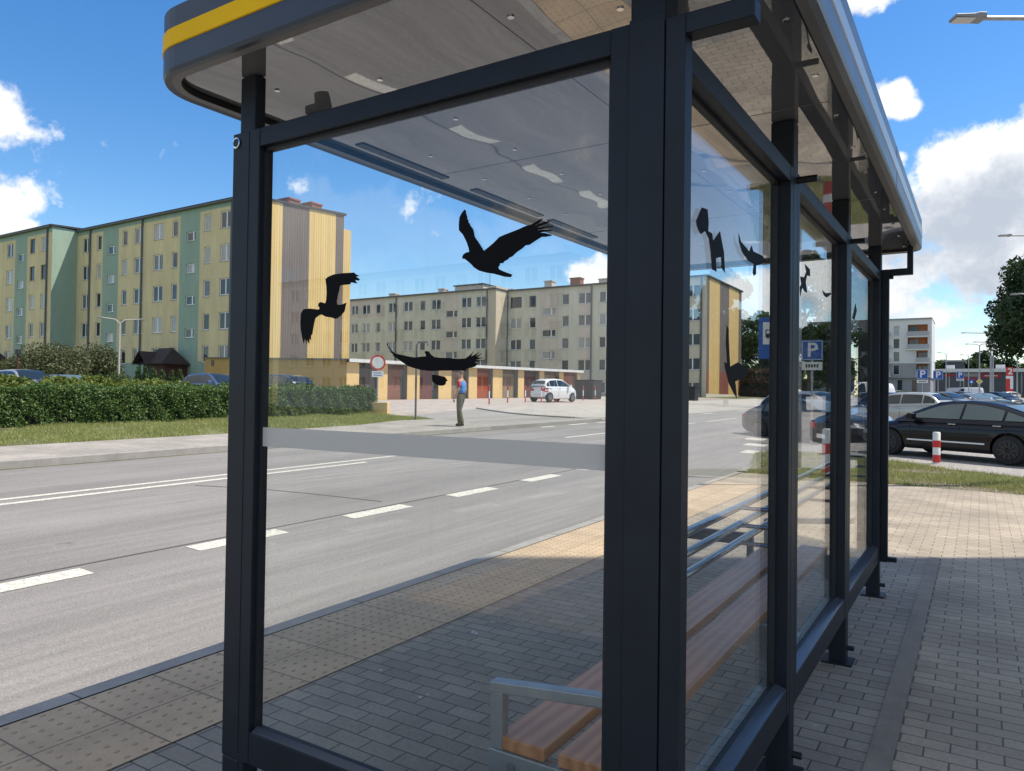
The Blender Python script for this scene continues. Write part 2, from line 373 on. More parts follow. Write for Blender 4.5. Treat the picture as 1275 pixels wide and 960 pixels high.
# ---------------------------------------------------------------- light and sky
SUN_AZ, SUN_EL = math.radians(34), math.radians(59.5)
SD = Vector((math.cos(SUN_AZ) * math.cos(SUN_EL), math.sin(SUN_AZ) * math.cos(SUN_EL), math.sin(SUN_EL)))
sl = bpy.data.lights.new('sun', 'SUN'); sl.energy = 5.0; sl.angle = math.radians(.53); sl.color = (1, .93, .82)
so = bpy.data.objects.new('sun', sl); COL.objects.link(so); so.rotation_euler = SD.to_track_quat('Z', 'Y').to_euler(); so.location = (20, 10, 40)
W = bpy.data.worlds.new('World'); scene.world = W; W.use_nodes = True
def build_world():
    nt = W.node_tree; N = nt.nodes; L = nt.links; bg = N['Background']
    sky = N.new('ShaderNodeTexSky'); sky.sky_type = 'NISHITA'; sky.sun_disc = False
    sky.sun_elevation = SUN_EL; sky.sun_rotation = PI / 2 - SUN_AZ
    sky.air_density = 1.15; sky.dust_density = .25; sky.ozone_density = 2.6; sky.altitude = 100
    STR = .118
    tc = N.new('ShaderNodeTexCoord'); vec = tc.outputs['Generated']
    def vmath(op, a, b=None):
        n = N.new('ShaderNodeVectorMath'); n.operation = op
        if isinstance(a, (tuple, Vector)): n.inputs[0].default_value = a
        else: L.new(a, n.inputs[0])
        if b is not None:
            if isinstance(b, (tuple, Vector)): n.inputs[1].default_value = b
            else: L.new(b, n.inputs[1])
        return n
    def fm(op, a, b=None, c=None, clamp=False):
        n = N.new('ShaderNodeMath'); n.operation = op; n.use_clamp = clamp
        for i, v in enumerate((a, b, c)):
            if v is None: continue
            if isinstance(v, (int, float)): n.inputs[i].default_value = v
            else: L.new(v, n.inputs[i])
        return n.outputs[0]
    # cumulus banks: (direction, half width, half height, weight)
    blobs = []
    for px, py, rx, ry, w in [(1225, 255, 110, 95, 1.), (1290, 205, 80, 75, 1.), (1180, 330, 92, 60, .72), (1290, 340, 90, 60, .7), (1140, 385, 70, 34, .62), (1230, 428, 110, 26, .46),
                              (1107, 127, 36, 26, .62), (1070, 0, 55, 30, .85), (4, 246, 38, 34, .80), (-12, 290, 58, 32, .95), (-70, 250, 60, 60, .9),
                              (752, 340, 52, 30, .86), (580, 292, 60, 26, .30), (372, 230, 26, 22, .40), (935, 375, 62, 44, .82), (1015, 370, 45, 90, .8), (350, 190, 26, 16, .42), (1118, 195, 12, 12, .4), (690, 120, 200, 70, .44), (520, 240, 90, 40, .24)]:
        blobs.append((ray(px, py).normalized(), rx / CF, ry / CF, w))
    for az, el, rx, ry, w in [(200, 28, .35, .16, .95), (235, 40, .3, .15, .9), (262, 22, .4, .16, .9), (300, 35, .35, .15, .9), (165, 16, .25, .1, .7), (330, 22, .35, .15, .8), (20, 30, .3, .14, .8), (225, 12, .4, .08, .8), (120, 72, .4, .35, .9), (260, 66, .5, .3, .9), (190, 55, .5, .3, 1.), (310, 58, .5, .35, 1.), (340, 40, .4, .3, 1.), (280, 45, .4, .25, 1.)]:  # banks out of view; the high ones are added to neutralise ambient light
        a, e = math.radians(az), math.radians(el)
        blobs.append((Vector((math.cos(a) * math.cos(e), math.sin(a) * math.cos(e), math.sin(e))), rx, ry, w))
    wn = N.new('ShaderNodeTexNoise'); wn.inputs['Scale'].default_value = 9; wn.inputs['Detail'].default_value = 4
    L.new(vec, wn.inputs['Vector'])
    def field(shift):
        v = vmath('ADD', vec, tuple(shift)).outputs[0] if shift is not None else vec
        wv = N.new('ShaderNodeVectorMath'); wv.operation = 'MULTIPLY_ADD'; wv.inputs[1].default_value = (.05, .05, .05)
        L.new(wn.outputs['Color'], wv.inputs[0]); L.new(v, wv.inputs[2])
        acc = None
        for c, rx, ry, w in blobs:
            r = Vector((-c.y, c.x, 0)).normalized(); u = c.cross(r) * -1
            d = vmath('SUBTRACT', wv.outputs[0], tuple(c + Vector((.025, .025, .025)))).outputs[0]
            a = fm('DIVIDE', vmath('DOT_PRODUCT', d, tuple(r)).outputs['Value'], rx)
            b = fm('DIVIDE', vmath('DOT_PRODUCT', d, tuple(u)).outputs['Value'], ry)
            k = fm('DIVIDE', vmath('DOT_PRODUCT', d, tuple(c)).outputs['Value'], .6)
            q = fm('ADD', fm('ADD', fm('MULTIPLY', a, a), fm('MULTIPLY', b, b)), fm('MULTIPLY', k, k))
            g = fm('MULTIPLY', fm('SUBTRACT', 1., q, clamp=True), w)
            acc = g if acc is None else fm('MAXIMUM', acc, g)
        n = N.new('ShaderNodeTexNoise'); n.inputs['Scale'].default_value = 13; n.inputs['Detail'].default_value = 9; n.inputs['Roughness'].default_value = .62
        L.new(v, n.inputs['Vector'])
        return fm('ADD', fm('MULTIPLY', acc, .58), fm('MULTIPLY_ADD', n.outputs['Fac'], 1.15, -.575)), n
    f0, n0 = field(None)
    dens = N.new('ShaderNodeMapRange'); dens.interpolation_type = 'SMOOTHSTEP'; dens.inputs[1].default_value = .16; dens.inputs[2].default_value = .34
    L.new(f0, dens.inputs[0])
    # thickness towards the light: the grey undersides of the banks
    f1, n1 = field(Vector((.02, .012, .045)))
    sh = N.new('ShaderNodeMapRange'); sh.interpolation_type = 'SMOOTHSTEP'; sh.inputs[1].default_value = .12; sh.inputs[2].default_value = .62
    L.new(f1, sh.inputs[0])
    cc = N.new('ShaderNodeMixRGB'); cc.inputs['Color1'].default_value = (.98, .98, .98, 1); cc.inputs['Color2'].default_value = (.48, .52, .59, 1)
    L.new(sh.outputs[0], cc.inputs['Fac'])
    sc = vmath('SCALE', cc.outputs[0]); sc.inputs['Scale'].default_value = 1.0 / STR
    hz = fm('SUBTRACT', 1., fm('MULTIPLY', 0., 1.))
    # saturate the clear sky a little
    hs = N.new('ShaderNodeHueSaturation'); hs.inputs['Saturation'].default_value = 1.34; hs.inputs['Value'].default_value = 1.24; hs.inputs['Hue'].default_value = .505
    L.new(sky.outputs[0], hs.inputs['Color'])
    mx = N.new('ShaderNodeMixRGB'); L.new(fm('MULTIPLY', dens.outputs[0], .96), mx.inputs['Fac']); L.new(hs.outputs[0], mx.inputs['Color1']); L.new(sc.outputs[0], mx.inputs['Color2'])
    L.new(mx.outputs[0], bg.inputs['Color']); bg.inputs['Strength'].default_value = STR
build_world()
scene.view_settings.view_transform = 'Standard'; scene.view_settings.look = 'None'; scene.view_settings.gamma = 1; scene.view_settings.exposure = 0.26
scene.view_settings.use_curve_mapping = False
scene.render.engine = 'CYCLES'
scene.cycles.max_bounces = 10; scene.cycles.transparent_max_bounces = 24; scene.cycles.glossy_bounces = 4; scene.cycles.diffuse_bounces = 3
try: scene.cycles.use_denoising = True
except Exception: pass

# ---------------------------------------------------------------- ground, road, pavements
sheet('ground', [(-200, -120), (300, -120), (300, 700), (-200, 700)], 'turf', 0)
sheet('road', [(-13.1, -120), (-3.951, -120), (-3.951, 700), (-13.1, 700)], 'asphalt', .004)
sheet('pavement', [(-3.83, -40), (-.41, -40), (-.41, 8.1), (-3.83, 8.1)], 'pav_shaded', .006)  # grey pavers darkened up to the shadow edge: shade put into the colour
sheet('pavement', [(-3.83, 8.1), (-.31, 8.1), (-.31, 13.88), (-3.75, 14.3), (-3.83, 14.3)], 'pav_right', .006)  # same paving past the shadow edge, in the lighter sunlit colour
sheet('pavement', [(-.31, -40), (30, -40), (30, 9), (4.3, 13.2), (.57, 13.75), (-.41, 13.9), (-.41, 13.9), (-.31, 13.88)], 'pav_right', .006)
sheet('pavement_edging', [(-.41, -40), (-.31, -40), (-.31, 8.1), (-.41, 8.1)], 'kerbdark', .012)
sheet('kerb', [(-3.95, -40), (-3.83, -40), (-3.83, 14.3), (-3.95, 14.3)], 'kerb', .016)
kj = MB()
for k in range(56):
    y = -40 + k * 1.0; kj.box(-3.9495, -3.831, y - .003, y + .003, .012, .0172)
kj.build('kerb_joint', 'crack', slope=True)['kind'] = 'structure'
# tactile paving: two rows of slabs with raised studs
def tactile():
    m = mat('tactile_slab', (.47, .345, .22), .8, 0, .16, 2.2, .3, 80)
    nt = m.node_tree; N = nt.nodes; L = nt.links; b = N['Principled BSDF']
    tc = N.new('ShaderNodeTexCoord'); br = N.new('ShaderNodeTexBrick'); br.offset = 0; br.inputs['Scale'].default_value = 1
    br.inputs['Brick Width'].default_value = .4; br.inputs['Row Height'].default_value = .4; br.inputs['Mortar Size'].default_value = .005
    mp = N.new('ShaderNodeMapping'); mp.inputs['Location'].default_value = (.63 - .4 * 0, 0, 0); L.new(tc.outputs['Object'], mp.inputs[0])
    mp.inputs['Location'].default_value = (3.83, .02, 0)
    L.new(mp.outputs[0], br.inputs['Vector'])
    old = b.inputs['Base Color'].links[0].from_socket
    mx = N.new('ShaderNodeMixRGB'); mx.inputs['Color2'].default_value = (.17, .135, .09, 1); L.new(br.outputs['Fac'], mx.inputs[0]); L.new(old, mx.inputs[1]); L.new(mx.outputs[0], b.inputs['Base Color'])
    return m
M['tactile'] = tactile()
M['stud'] = mat('tactile_stud', (.35, .265, .185), .8)
sheet('tactile_paving', [(-3.829, -20), (-3.03, -20), (-3.03, 12.6), (-3.829, 12.6)], 'tactile', .011)
st = MB()
for j in range(0, 150):
    for i in range(10):
        x = -3.83 + .04 + i * .08; y = .6 + j * .08
        hexa = [(x + .010 * math.cos(a * PI / 3), y + .016 * math.sin(a * PI / 3)) for a in range(6)]
        top = [(x + .007 * math.cos(a * PI / 3), y + .011 * math.sin(a * PI / 3)) for a in range(6)]
        st.add([(a, b, .0112 + 0) for a, b in hexa] + [(a, b, .0150) for a, b in top], [tuple(range(6, 12))] + [(k, (k + 1) % 6, 6 + (k + 1) % 6, 6 + k) for k in range(6)])
tag(st.build('tactile_studs', 'stud', slope=True), kind='stuff', label='rows of raised studs on the yellow tactile paving', cat='studs')
# markings
def stripe(name, x, w, y0, y1): sheet(name, [(x - w / 2, y0), (x + w / 2, y0), (x + w / 2, y1), (x - w / 2, y1)], 'white_paint', .008)
for k in range(-12, 7):
    if k == 6: continue
    stripe('lane_marking', -6.5 - .02 * k, .24, 4.43 + k * 2.115, 5.52 + k * 2.115)
stripe('centre_line', -9.90, .11, -90, 10.4); stripe('centre_line', -10.22, .11, -90, 13.2)
for y0, y1 in ((18.8, 21.6), (24, 26), (28.3, 30.3), (32, 36.5), (39, 44), (47, 52), (56, 62)): stripe('centre_line', -10.12, .12, y0, y1)
for y0, y1 in ((22.1, 23.0), (24.2, 25.6), (26.5, 27.6), (39.9, 41.6), (46.9, 50.2), (53.6, 56.5), (60, 63)): stripe('edge_marking', -12.85, .2, y0, y1)
for px, py in ((918, 564), (925, 555.5), (931, 548.5), (936, 542.5), (940, 538)):
    x, y = {918: (-5.0, 19.9), 925: (-5.55, 22.2), 931: (-6.1, 24.4), 936: (-6.6, 26.6), 940: (-7.1, 28.9)}[px]
    sheet('crossing_marking', [(x - .3, y - .45), (x + .3, y - .45), (x + .25, y + .45), (x - .35, y + .45)], 'white_paint', .010)
# bitumen seams
sheet('road_seam', [(-6.66, -10), (-6.63, -10), (-6.68, 4), (-6.66, 9), (-6.70, 16), (-6.725, 16), (-6.69, 9), (-6.705, 4)], 'crack', .0075)
sheet('road_seam', [(-9.65, 6.60), (-8.9, 7.05), (-8.0, 7.35), (-6.95, 7.62), (-6.94, 7.59), (-8.0, 7.32), (-8.9, 7.02), (-9.64, 6.57)], 'crack', .0076)
# far side
sheet('kerb', [(-13.25, -90), (-13.1, -90), (-13.1, 19.4), (-13.25, 19.4)], 'kerb', .014)
kj = MB()
for k in range(34):
    y = -40 + k * 1.78 + .4; z = T(-13.1, y) - gy(y) + .014; kj.box(-13.2501, -13.0985, y - .008, y + .008, z - .14, z + .002)
kj.build('kerb_joint', 'crack', slope=True)['kind'] = 'structure'
sheet('sidewalk', [(-15.35, -90), (-13.25, -90), (-13.25, 19.4), (-13.4, 20.0), (-14.2, 20.4), (-16.2, 20.5), (-16.55, 19.0), (-15.7, 16.2), (-15.35, 12)], 'pav_far', .008)
sheet('kerb', [(-13.25, 19.4), (-13.1, 19.4), (-13.27, 20.12), (-14.15, 20.55), (-16.4, 20.65), (-16.4, 20.5), (-14.2, 20.4), (-13.4, 20.0)], 'kerb', .012)
YI = [(-34, 30.5), (-20.44, 29.13), (-18.77, 27.90), (-17.11, 26.75), (-15.46, 26.07), (-13.91, 26.45), (-13.11, 27.68)]
sheet('side_street', [(-13.1, 19.4), (-13.27, 20.1), (-14.15, 20.55), (-16.4, 20.66), (-18.5, 21.5)] + [(-20.44, 29.13), (-18.77, 27.9), (-17.11, 26.75), (-15.46, 26.07), (-13.91, 26.45), (-13.1, 27.68)], 'asphalt2', .006)
sheet('yard', [(-16.6, 20.7), (-18.5, 21.5), (-20.44, 29.13), (-33.4, 31), (-33.4, 22), (-19.5, 21.2)], 'pav_yard', .005)
sheet('yard', [(-33.4, 31), (-20.44, 29.13), (-20.3, 76), (-33.4, 76)], 'pav_yard', .0045)
isl = [(-20.44, 29.13), (-18.77, 27.90), (-17.11, 26.75), (-15.46, 26.07), (-13.91, 26.45), (-13.11, 27.68), (-13.11, 110), (-20.44, 110)]
sheet('sidewalk', isl, 'pav_isl', .05)
kk = MB()
for a, b in zip(isl[:7], isl[1:7]):
    d = (Vector(b) - Vector(a)); n = Vector((d.y, -d.x)).normalized() * .13
    q = [a, b, (b[0] + n.x, b[1] + n.y), (a[0] + n.x, a[1] + n.y)]
    v = [(x, y, T(x, y) + .062) for x, y in q] + [(x, y, T(x, y) - .1) for x, y in q]
    kk.add(v, [(0, 1, 2, 3), (0, 1, 5, 4), (1, 2, 6, 5), (2, 3, 7, 6), (3, 0, 4, 7)])
kk.build('kerb', 'kerb')['kind'] = 'structure'
# parking side
sheet('parking_lane', [(-4.9, 20.6), (-1.7, 18.2), (.68, 16.25), (5, 12.8), (20, 1.0), (30, 9), (30, 120), (-3.95, 120), (-3.95, 60), (-3.95, 35), (-3.95, 21.5)], 'asphalt2', .0045)
sheet('lane_edge', [(-4.9, 20.85), (-1.7, 18.42), (.68, 16.47), (5, 13.02), (5, 12.8), (.68, 16.25), (-1.7, 18.2), (-4.9, 20.6)], 'kerb', .02)
GR = [(-3.75, 14.3), (-.41, 13.9), (.57, 13.75), (4.2, 13.15), (.68, 16.22), (-1.7, 18.17), (-4.85, 20.5), (-4.9, 19.4)]
sheet('grass_verge', GR, 'dirt', .006)
sheet('kerb', [(-3.95, 14.3), (-3.75, 14.3), (-4.85, 20.5), (-5.0, 20.4), (-3.97, 18)], 'kerb', .03)
sheet('far_lane', [(-3.95, 60), (-3.95, 200), (60, 200), (60, 120), (30, 120)], 'asphalt2', .0042)

# ---------------------------------------------------------------- the bus shelter
SH = empty('bus_shelter', (-1.45, 4.1, gy(4.1)), 'dark grey bus shelter with glass walls, bird stickers and a yellow-striped flat roof', 'bus shelter')
def P(name, mb, m, parent=SH, **k): return mb.build(name, m, SH if parent is SH else parent, slope=True, **k)
def sub(o): o.location  # parts sit at the shelter's origin
XL, XR, Y0, Y1 = -2.304, -.652, 1.700, 6.42
ZT = 2.518; ZC = 2.70
posts = [(-2.272, -2.190, 1.7045, 1.752), (-.745, XR, 1.70, 1.79), (-.745, XR, 3.165, 3.255), (-.745, XR, 4.665, 4.755), (-.745, XR, 6.33, 6.42), (XL, XL + .09, 6.33, 6.42)]
for i, (a, b, c, d) in enumerate(posts):
    mb = MB(); mb.box(a, b, c, d, 0, ZC + .02)
    if i == 0: mb.box(XL + .001, XL + .091, Y0 + .0015, Y0 + .0905, 0, .2745)
    o = P('post', mb, 'frame', bevel=.006)
    f = MB(); f.box(a - .035, b + .035, c - .03, d + .03, .006, .018)
    fo = f.build('base_plate', 'frame', None, slope=True); fo.data.transform(Matrix.Translation(-SH.location)); fo.parent = o
    # sliding channel of the post above the frames
for (a, b, c, d) in posts[1:5]:
    for z in ((.085, 2.48) if c > 2 else (.085,)):
        bo = MB(); bo.tube([(b - .002, d - .02, z), (b + .035 + (.045 if z > 1 else 0), d - .02, z)], .015, 8); P('post_bolt', bo, 'bolt')
    bo = MB(); bo.tube([(a + .002, c + .02, .085), (a - .03, c + .02, .085)], .015, 8); P('post_bolt', bo, 'bolt')
# near end frame (faces the camera)
def wall_frame_y(x0, x1, yo, zb, zt, st_l, st_r, rb, rt, gx=None):
    """a frame in a plane y = const, outer face at yo, 50 mm deep"""
    mb = MB(); dp = .055
    mb.box(x0, x0 + st_l, yo, yo + dp, zb, zt); mb.box(x1 - st_r, x1, yo, yo + dp, zb, zt)
    mb.box(x0 + st_l, x1 - st_r, yo + .0015, yo + dp, zt - rt, zt); mb.box(x0 + st_l, x1 - st_r, yo + .0015, yo + dp, zb, zb + rb)
    P('end_frame', mb, 'frame', bevel=.003)
    s = MB(); a, b, c, d = x0 + st_l, x1 - st_r, zb + rb, zt - rt
    for q in ((a - .001, a + .012, c, d), (b - .012, b + .001, c, d), (a, b, c - .001, c + .012), (a, b, d - .012, d + .001)): s.box(q[0], q[1], yo + .022, yo + .05, q[2], q[3])
    P('glass_seal', s, 'frame_in')
    g = MB(); g.box(a + .004, b - .004, yo + .031, yo + .039, c + .004, d - .004)
    P('glass_pane', g, 'glass')
    bd = MB(); bd.prism([(yo + .003, c + .001), (yo + .026, c + .001), (yo + .026, c + .016), (yo + .003, c + .004)], 'x', a + .013, b - .013); P('glazing_bead', bd, 'bead')
    return a, b, c, d
NP = wall_frame_y(XL, -.7455, Y0 + .001, .275, ZT, .146, .054, .112, .066)
cover = MB(); cover.box(-.7452, XR - .0005, Y0 - .006, Y0 + .001, .19, ZT + .004)
P('corner_cover', cover, 'frame', bevel=.002)
# bracket frame on the outside of the near corner and of the far corner
for (ya, yb, zs) in ((Y0 - .004, Y0 + .05, 2.455), (6.37, 6.42, 2.49)):
    mb = MB(); x1 = -.437
    mb.box(XR + .002, XR + .052, ya, yb, .27, zs + .05)
    mb.box(XR + .052, x1, ya, yb, zs, zs + .05)
    mb.box(x1 - .04, x1, ya, yb, zs + .05, ZC + .015)
    mb.box(XR + .052, XR + .115, ya, yb, .275, .31)
    P('bracket_frame', mb, 'frame', bevel=.003)
# rear wall frames, outside the posts
bays = [(1.7905, 3.1645), (3.2555, 4.6645), (4.7555, 6.3295)]
XO = XR - .0005
for (ya, yb) in bays:
    mb = MB(); x0, x1 = -.722, XO; zb, zt = .28, ZT - .002; sw = .046
    mb.box(x0, x1, ya, ya + sw, zb, zt); mb.box(x0, x1, yb - sw, yb, zb, zt)
    mb.box(x0, x1 - .0015, ya + sw, yb - sw, zt - .066, zt); mb.box(x0, x1 - .0015, ya + sw, yb - sw, zb, zb + .11)
    P('rear_frame', mb, 'frame', bevel=.003)
    s = MB(); c, d = zb + .11, zt - .066; a, b = ya + sw, yb - sw
    for q in ((a - .001, a + .012, c, d), (b - .012, b + .001, c, d), (a, b, c - .001, c + .012), (a, b, d - .012, d + .001)): s.box(x0 + .001, x0 + .022, q[0], q[1], q[2], q[3])
    P('glass_seal', s, 'frame_in')
    g = MB(); g.box(-.716, -.708, a + .004, b - .004, c + .004, d - .004)
    P('glass_pane', g, 'glass')
    bd = MB(); bd.prism([(x1 - .003, c + .001), (-.698, c + .001), (-.698, c + .018), (x1 - .003, c + .004)], 'y', a + .002, b - .002)
    bd.v = [(p, q, r) for p, q, r in bd.v]; P('glazing_bead', bd, 'bead')
# rear top beam inside, near top beam
mb = MB(); mb.box(-.735, -.665, 1.79, 6.33, 2.60, 2.66)
# far end half panel on the road side
xa, xb, yy = XL + .0895, -1.62, 6.366
mb = MB(); mb.box(xa, xb, yy, yy + .05, .275, .375); mb.box(xb - .05, xb, yy, yy + .05, .0, .275)
P('end_rail', mb, 'frame', bevel=.003)
# safety film and bird stickers on the near pane
b_ = MB(); b_.box(NP[0] + .013, NP[1] - .013, Y0 + .0285, Y0 + .0300, 1.388, 1.455); P('safety_film', b_, 'band')
def sticker_y(pts):
    mb = MB(); mb.prism(pts, 'y', Y0 + .0286, Y0 + .0300); P('bird_sticker', mb, 'vinyl')
def sticker_x(pts):
    mb = MB(); mb.prism(pts, 'x', -.7077, -.7066); P('bird_sticker', mb, 'vinyl')
BIRDS_Y = [[(-1.274,2.121),(-1.269,2.117),(-1.268,2.108),(-1.264,2.099),(-1.264,2.093),(-1.259,2.087),(-1.26,2.082),(-1.255,2.078),(-1.252,2.071),(-1.243,2.061),(-1.24,2.053),(-1.236,2.037),(-1.221,2.018),(-1.21,2.003),(-1.203,1.993),(-1.187,2.002),(-1.169,2.013),(-1.151,2.027),(-1.133,2.032),(-1.11,2.037),(-1.087,2.042),(-1.067,2.048),(-1.044,2.051),(-1.027,2.058),(-1.011,2.064),(-1.01,2.062),(-1.023,2.052),(-1.037,2.045),(-1.008,2.052),(-0.988,2.054),(-0.988,2.051),(-1.007,2.046),(-1.03,2.04),(-1.002,2.04),(-0.977,2.04),(-0.976,2.038),(-0.999,2.036),(-1.027,2.033),(-1.002,2.031),(-0.978,2.028),(-0.978,2.026),(-1.004,2.026),(-1.018,2.025),(-1.002,2.023),(-0.979,2.015),(-0.982,2.013),(-1.001,2.012),(-1.012,2.013),(-1.032,2.004),(-1.051,1.995),(-1.063,1.995),(-1.074,1.987),(-1.091,1.979),(-1.106,1.968),(-1.117,1.965),(-1.12,1.961),(-1.132,1.957),(-1.136,1.952),(-1.148,1.952),(-1.147,1.948),(-1.153,1.941),(-1.149,1.935),(-1.131,1.927),(-1.105,1.917),(-1.11,1.91),(-1.131,1.913),(-1.167,1.924),(-1.192,1.929),(-1.219,1.937),(-1.237,1.948),(-1.248,1.959),(-1.264,1.971),(-1.273,1.977),(-1.278,1.976),(-1.28,1.983),(-1.275,1.99),(-1.266,1.994),(-1.255,1.995),(-1.257,2.006),(-1.265,2.025),(-1.278,2.047),(-1.293,2.062),(-1.294,2.08),(-1.292,2.1),(-1.284,2.112)],[(-1.845,1.959),(-1.833,1.966),(-1.808,1.972),(-1.765,1.973),(-1.714,1.971),(-1.707,1.965),(-1.69,1.958),(-1.705,1.957),(-1.688,1.947),(-1.693,1.943),(-1.709,1.946),(-1.699,1.934),(-1.727,1.94),(-1.731,1.934),(-1.756,1.934),(-1.777,1.933),(-1.781,1.918),(-1.787,1.9),(-1.791,1.879),(-1.788,1.87),(-1.767,1.87),(-1.746,1.875),(-1.75,1.865),(-1.754,1.847),(-1.771,1.834),(-1.787,1.826),(-1.796,1.824),(-1.813,1.829),(-1.839,1.833),(-1.861,1.842),(-1.874,1.839),(-1.89,1.831),(-1.895,1.817),(-1.899,1.799),(-1.903,1.78),(-1.91,1.771),(-1.909,1.756),(-1.916,1.765),(-1.919,1.745),(-1.93,1.762),(-1.931,1.744),(-1.939,1.766),(-1.945,1.747),(-1.953,1.769),(-1.96,1.795),(-1.963,1.82),(-1.961,1.851),(-1.948,1.864),(-1.919,1.865),(-1.874,1.859),(-1.87,1.864),(-1.878,1.872),(-1.875,1.881),(-1.866,1.884),(-1.844,1.878),(-1.84,1.888),(-1.838,1.913),(-1.84,1.934)],[(-1.568,1.735),(-1.564,1.739),(-1.562,1.728),(-1.55,1.717),(-1.537,1.706),(-1.514,1.701),(-1.482,1.695),(-1.454,1.691),(-1.426,1.693),(-1.41,1.694),(-1.411,1.7),(-1.416,1.707),(-1.41,1.71),(-1.399,1.708),(-1.392,1.699),(-1.379,1.691),(-1.352,1.688),(-1.319,1.687),(-1.293,1.684),(-1.262,1.685),(-1.246,1.695),(-1.234,1.705),(-1.243,1.691),(-1.237,1.692),(-1.214,1.703),(-1.227,1.69),(-1.203,1.699),(-1.221,1.687),(-1.199,1.686),(-1.227,1.68),(-1.205,1.678),(-1.229,1.674),(-1.221,1.666),(-1.23,1.66),(-1.255,1.656),(-1.267,1.649),(-1.299,1.65),(-1.351,1.65),(-1.398,1.65),(-1.426,1.652),(-1.453,1.658),(-1.478,1.664),(-1.499,1.675),(-1.521,1.687),(-1.535,1.695),(-1.543,1.699),(-1.539,1.701),(-1.558,1.713),(-1.547,1.71),(-1.563,1.725)],[(-1.386,1.638),(-1.371,1.637),(-1.351,1.634),(-1.338,1.632),(-1.331,1.625),(-1.327,1.619),(-1.333,1.618),(-1.334,1.61),(-1.341,1.606),(-1.354,1.605),(-1.367,1.608),(-1.384,1.618)]]
BIRDS_X = [[(2.159,2.146),(2.213,2.151),(2.225,2.115),(2.221,2.086),(2.26,2.086),(2.272,2.064),(2.342,2.108),(2.367,2.073),(2.388,2.047),(2.4,1.982),(2.365,1.992),(2.357,2.027),(2.302,2.015),(2.31,1.973),(2.263,1.974),(2.25,2.025),(2.231,2.064),(2.193,2.081),(2.151,2.064),(2.129,2.073),(2.115,2.083),(2.108,2.095)],[(2.558,2.14),(2.585,2.117),(2.698,2.1),(2.729,2.126),(2.755,2.109),(2.895,2.114),(2.923,2.101),(2.879,2.08),(2.795,2.062),(2.796,2.031),(2.764,2.02),(2.748,2.029),(2.763,2.064),(2.684,2.065),(2.609,2.082),(2.565,2.11)],[(2.426,1.813),(2.447,1.8),(2.455,1.74),(2.47,1.676),(2.565,1.694),(2.713,1.67),(2.683,1.649),(2.595,1.636),(2.533,1.627),(2.555,1.569),(2.518,1.585),(2.458,1.619),(2.41,1.671),(2.405,1.689),(2.435,1.686),(2.418,1.753)],[(3.69,2.2),(3.817,2.191),(3.83,2.159),(3.746,2.151),(3.72,2.117),(3.761,2.068),(3.679,2.069),(3.642,2.081),(3.598,2.033),(3.581,2.074),(3.616,2.094),(3.589,2.127),(3.677,2.133),(3.729,2.167)],[(4.15,2.129),(4.258,2.123),(4.414,2.144),(4.429,2.136),(4.287,2.102),(4.204,2.105)],[(5.384,2.182),(5.45,2.135),(5.388,2.098),(5.337,2.064),(5.234,2.07),(5.283,2.104),(5.323,2.138)],[(5.568,1.754),(5.718,1.734),(5.925,1.722),(5.939,1.698),(5.768,1.687),(5.722,1.646),(5.65,1.685),(5.626,1.716)]]
for b in BIRDS_Y: sticker_y(b)
for b in BIRDS_X: sticker_x(b)
# roof
def rrect(x0, x1, y0, y1, rs, n=10):
    out = []
    for (cx, cy, a0, r) in ((x1, y1, 0, rs[0]), (x0, y1, 90, rs[1]), (x0, y0, 180, rs[2]), (x1, y0, 270, rs[3])):
        sx = -1 if cx == x1 else 1; sy = -1 if cy == y1 else 1
        for k in range(n + 1):
            a = math.radians(a0 + 90 * k / n); out.append((cx + sx * r + r * math.cos(a), cy + sy * r + r * math.sin(a)))
    return out
RX0, RX1, RY0, RY1 = -2.585, -.385, 1.50, 6.62
def ring(offset, z):
    return [(x, y, z) for x, y in rrect(RX0 + offset, RX1 - offset, RY0 + offset, RY1 - offset, [max(.14 - offset, .01), max(.22 - offset, .01), max(.22 - offset, .01), max(.10 - offset, .01)])]
def band_mesh(rings, mi_fn=None):
    mb = MB(); n = len(rings[0]); vs = [v for r in rings for v in r]; fs = []; 
    for i in range(len(rings) - 1):
        for k in range(n): fs.append((i * n + k, i * n + (k + 1) % n, (i + 1) * n + (k + 1) % n, (i + 1) * n + k))
    mb.add(vs, fs)
    if mi_fn: mb.mi = [mi_fn(mb, f) for f in mb.f]
    return mb
ZR = 2.695
def rear(mb, f): return 1 if sum(mb.v[i][0] for i in f) / len(f) > RX1 - .03 else 0
fb = band_mesh([ring(.03, ZR + .004), ring(.006, ZR), ring(0, ZR + .012), ring(0, ZR + .088)], rear); P('roof_fascia', fb, ['fascia', 'fascia_rear'])
fb = band_mesh([ring(0, ZR + .088), ring(-.004, ZR + .090), ring(-.004, ZR + .150), ring(0, ZR + .152)], rear); P('roof_stripe', fb, ['yellow', 'silver'])  # rear side silver: sun glare on the stripe put into its colour
fb = band_mesh([ring(0, ZR + .152), ring(0, ZR + .225), ring(.02, ZR + .24), ring(.5, ZR + .25)], rear)
fb.add([], []); n = len(ring(0, 0)); fb.f.append(tuple(range(3 * n, 4 * n))); fb.mi.append(0)
P('roof_top', fb, ['fascia', 'fascia_rear'])
lp = band_mesh([ring(.03, ZR + .004), ring(.06, ZR + .005)]); P('roof_lip', lp, 'lip')
lp = band_mesh([ring(.06, ZR + .0052), ring(.062, ZR + .029), ring(.12, ZR + .0295)]); P('roof_gap', lp, 'bolt')
def joint_ring(y):
    mb = MB(); mb.box(RX1 - .001, RX1 + .0012, y - .003, y + .003, ZR + .01, ZR + .225); return mb
P('fascia_joint', joint_ring(4.45), 'bolt')
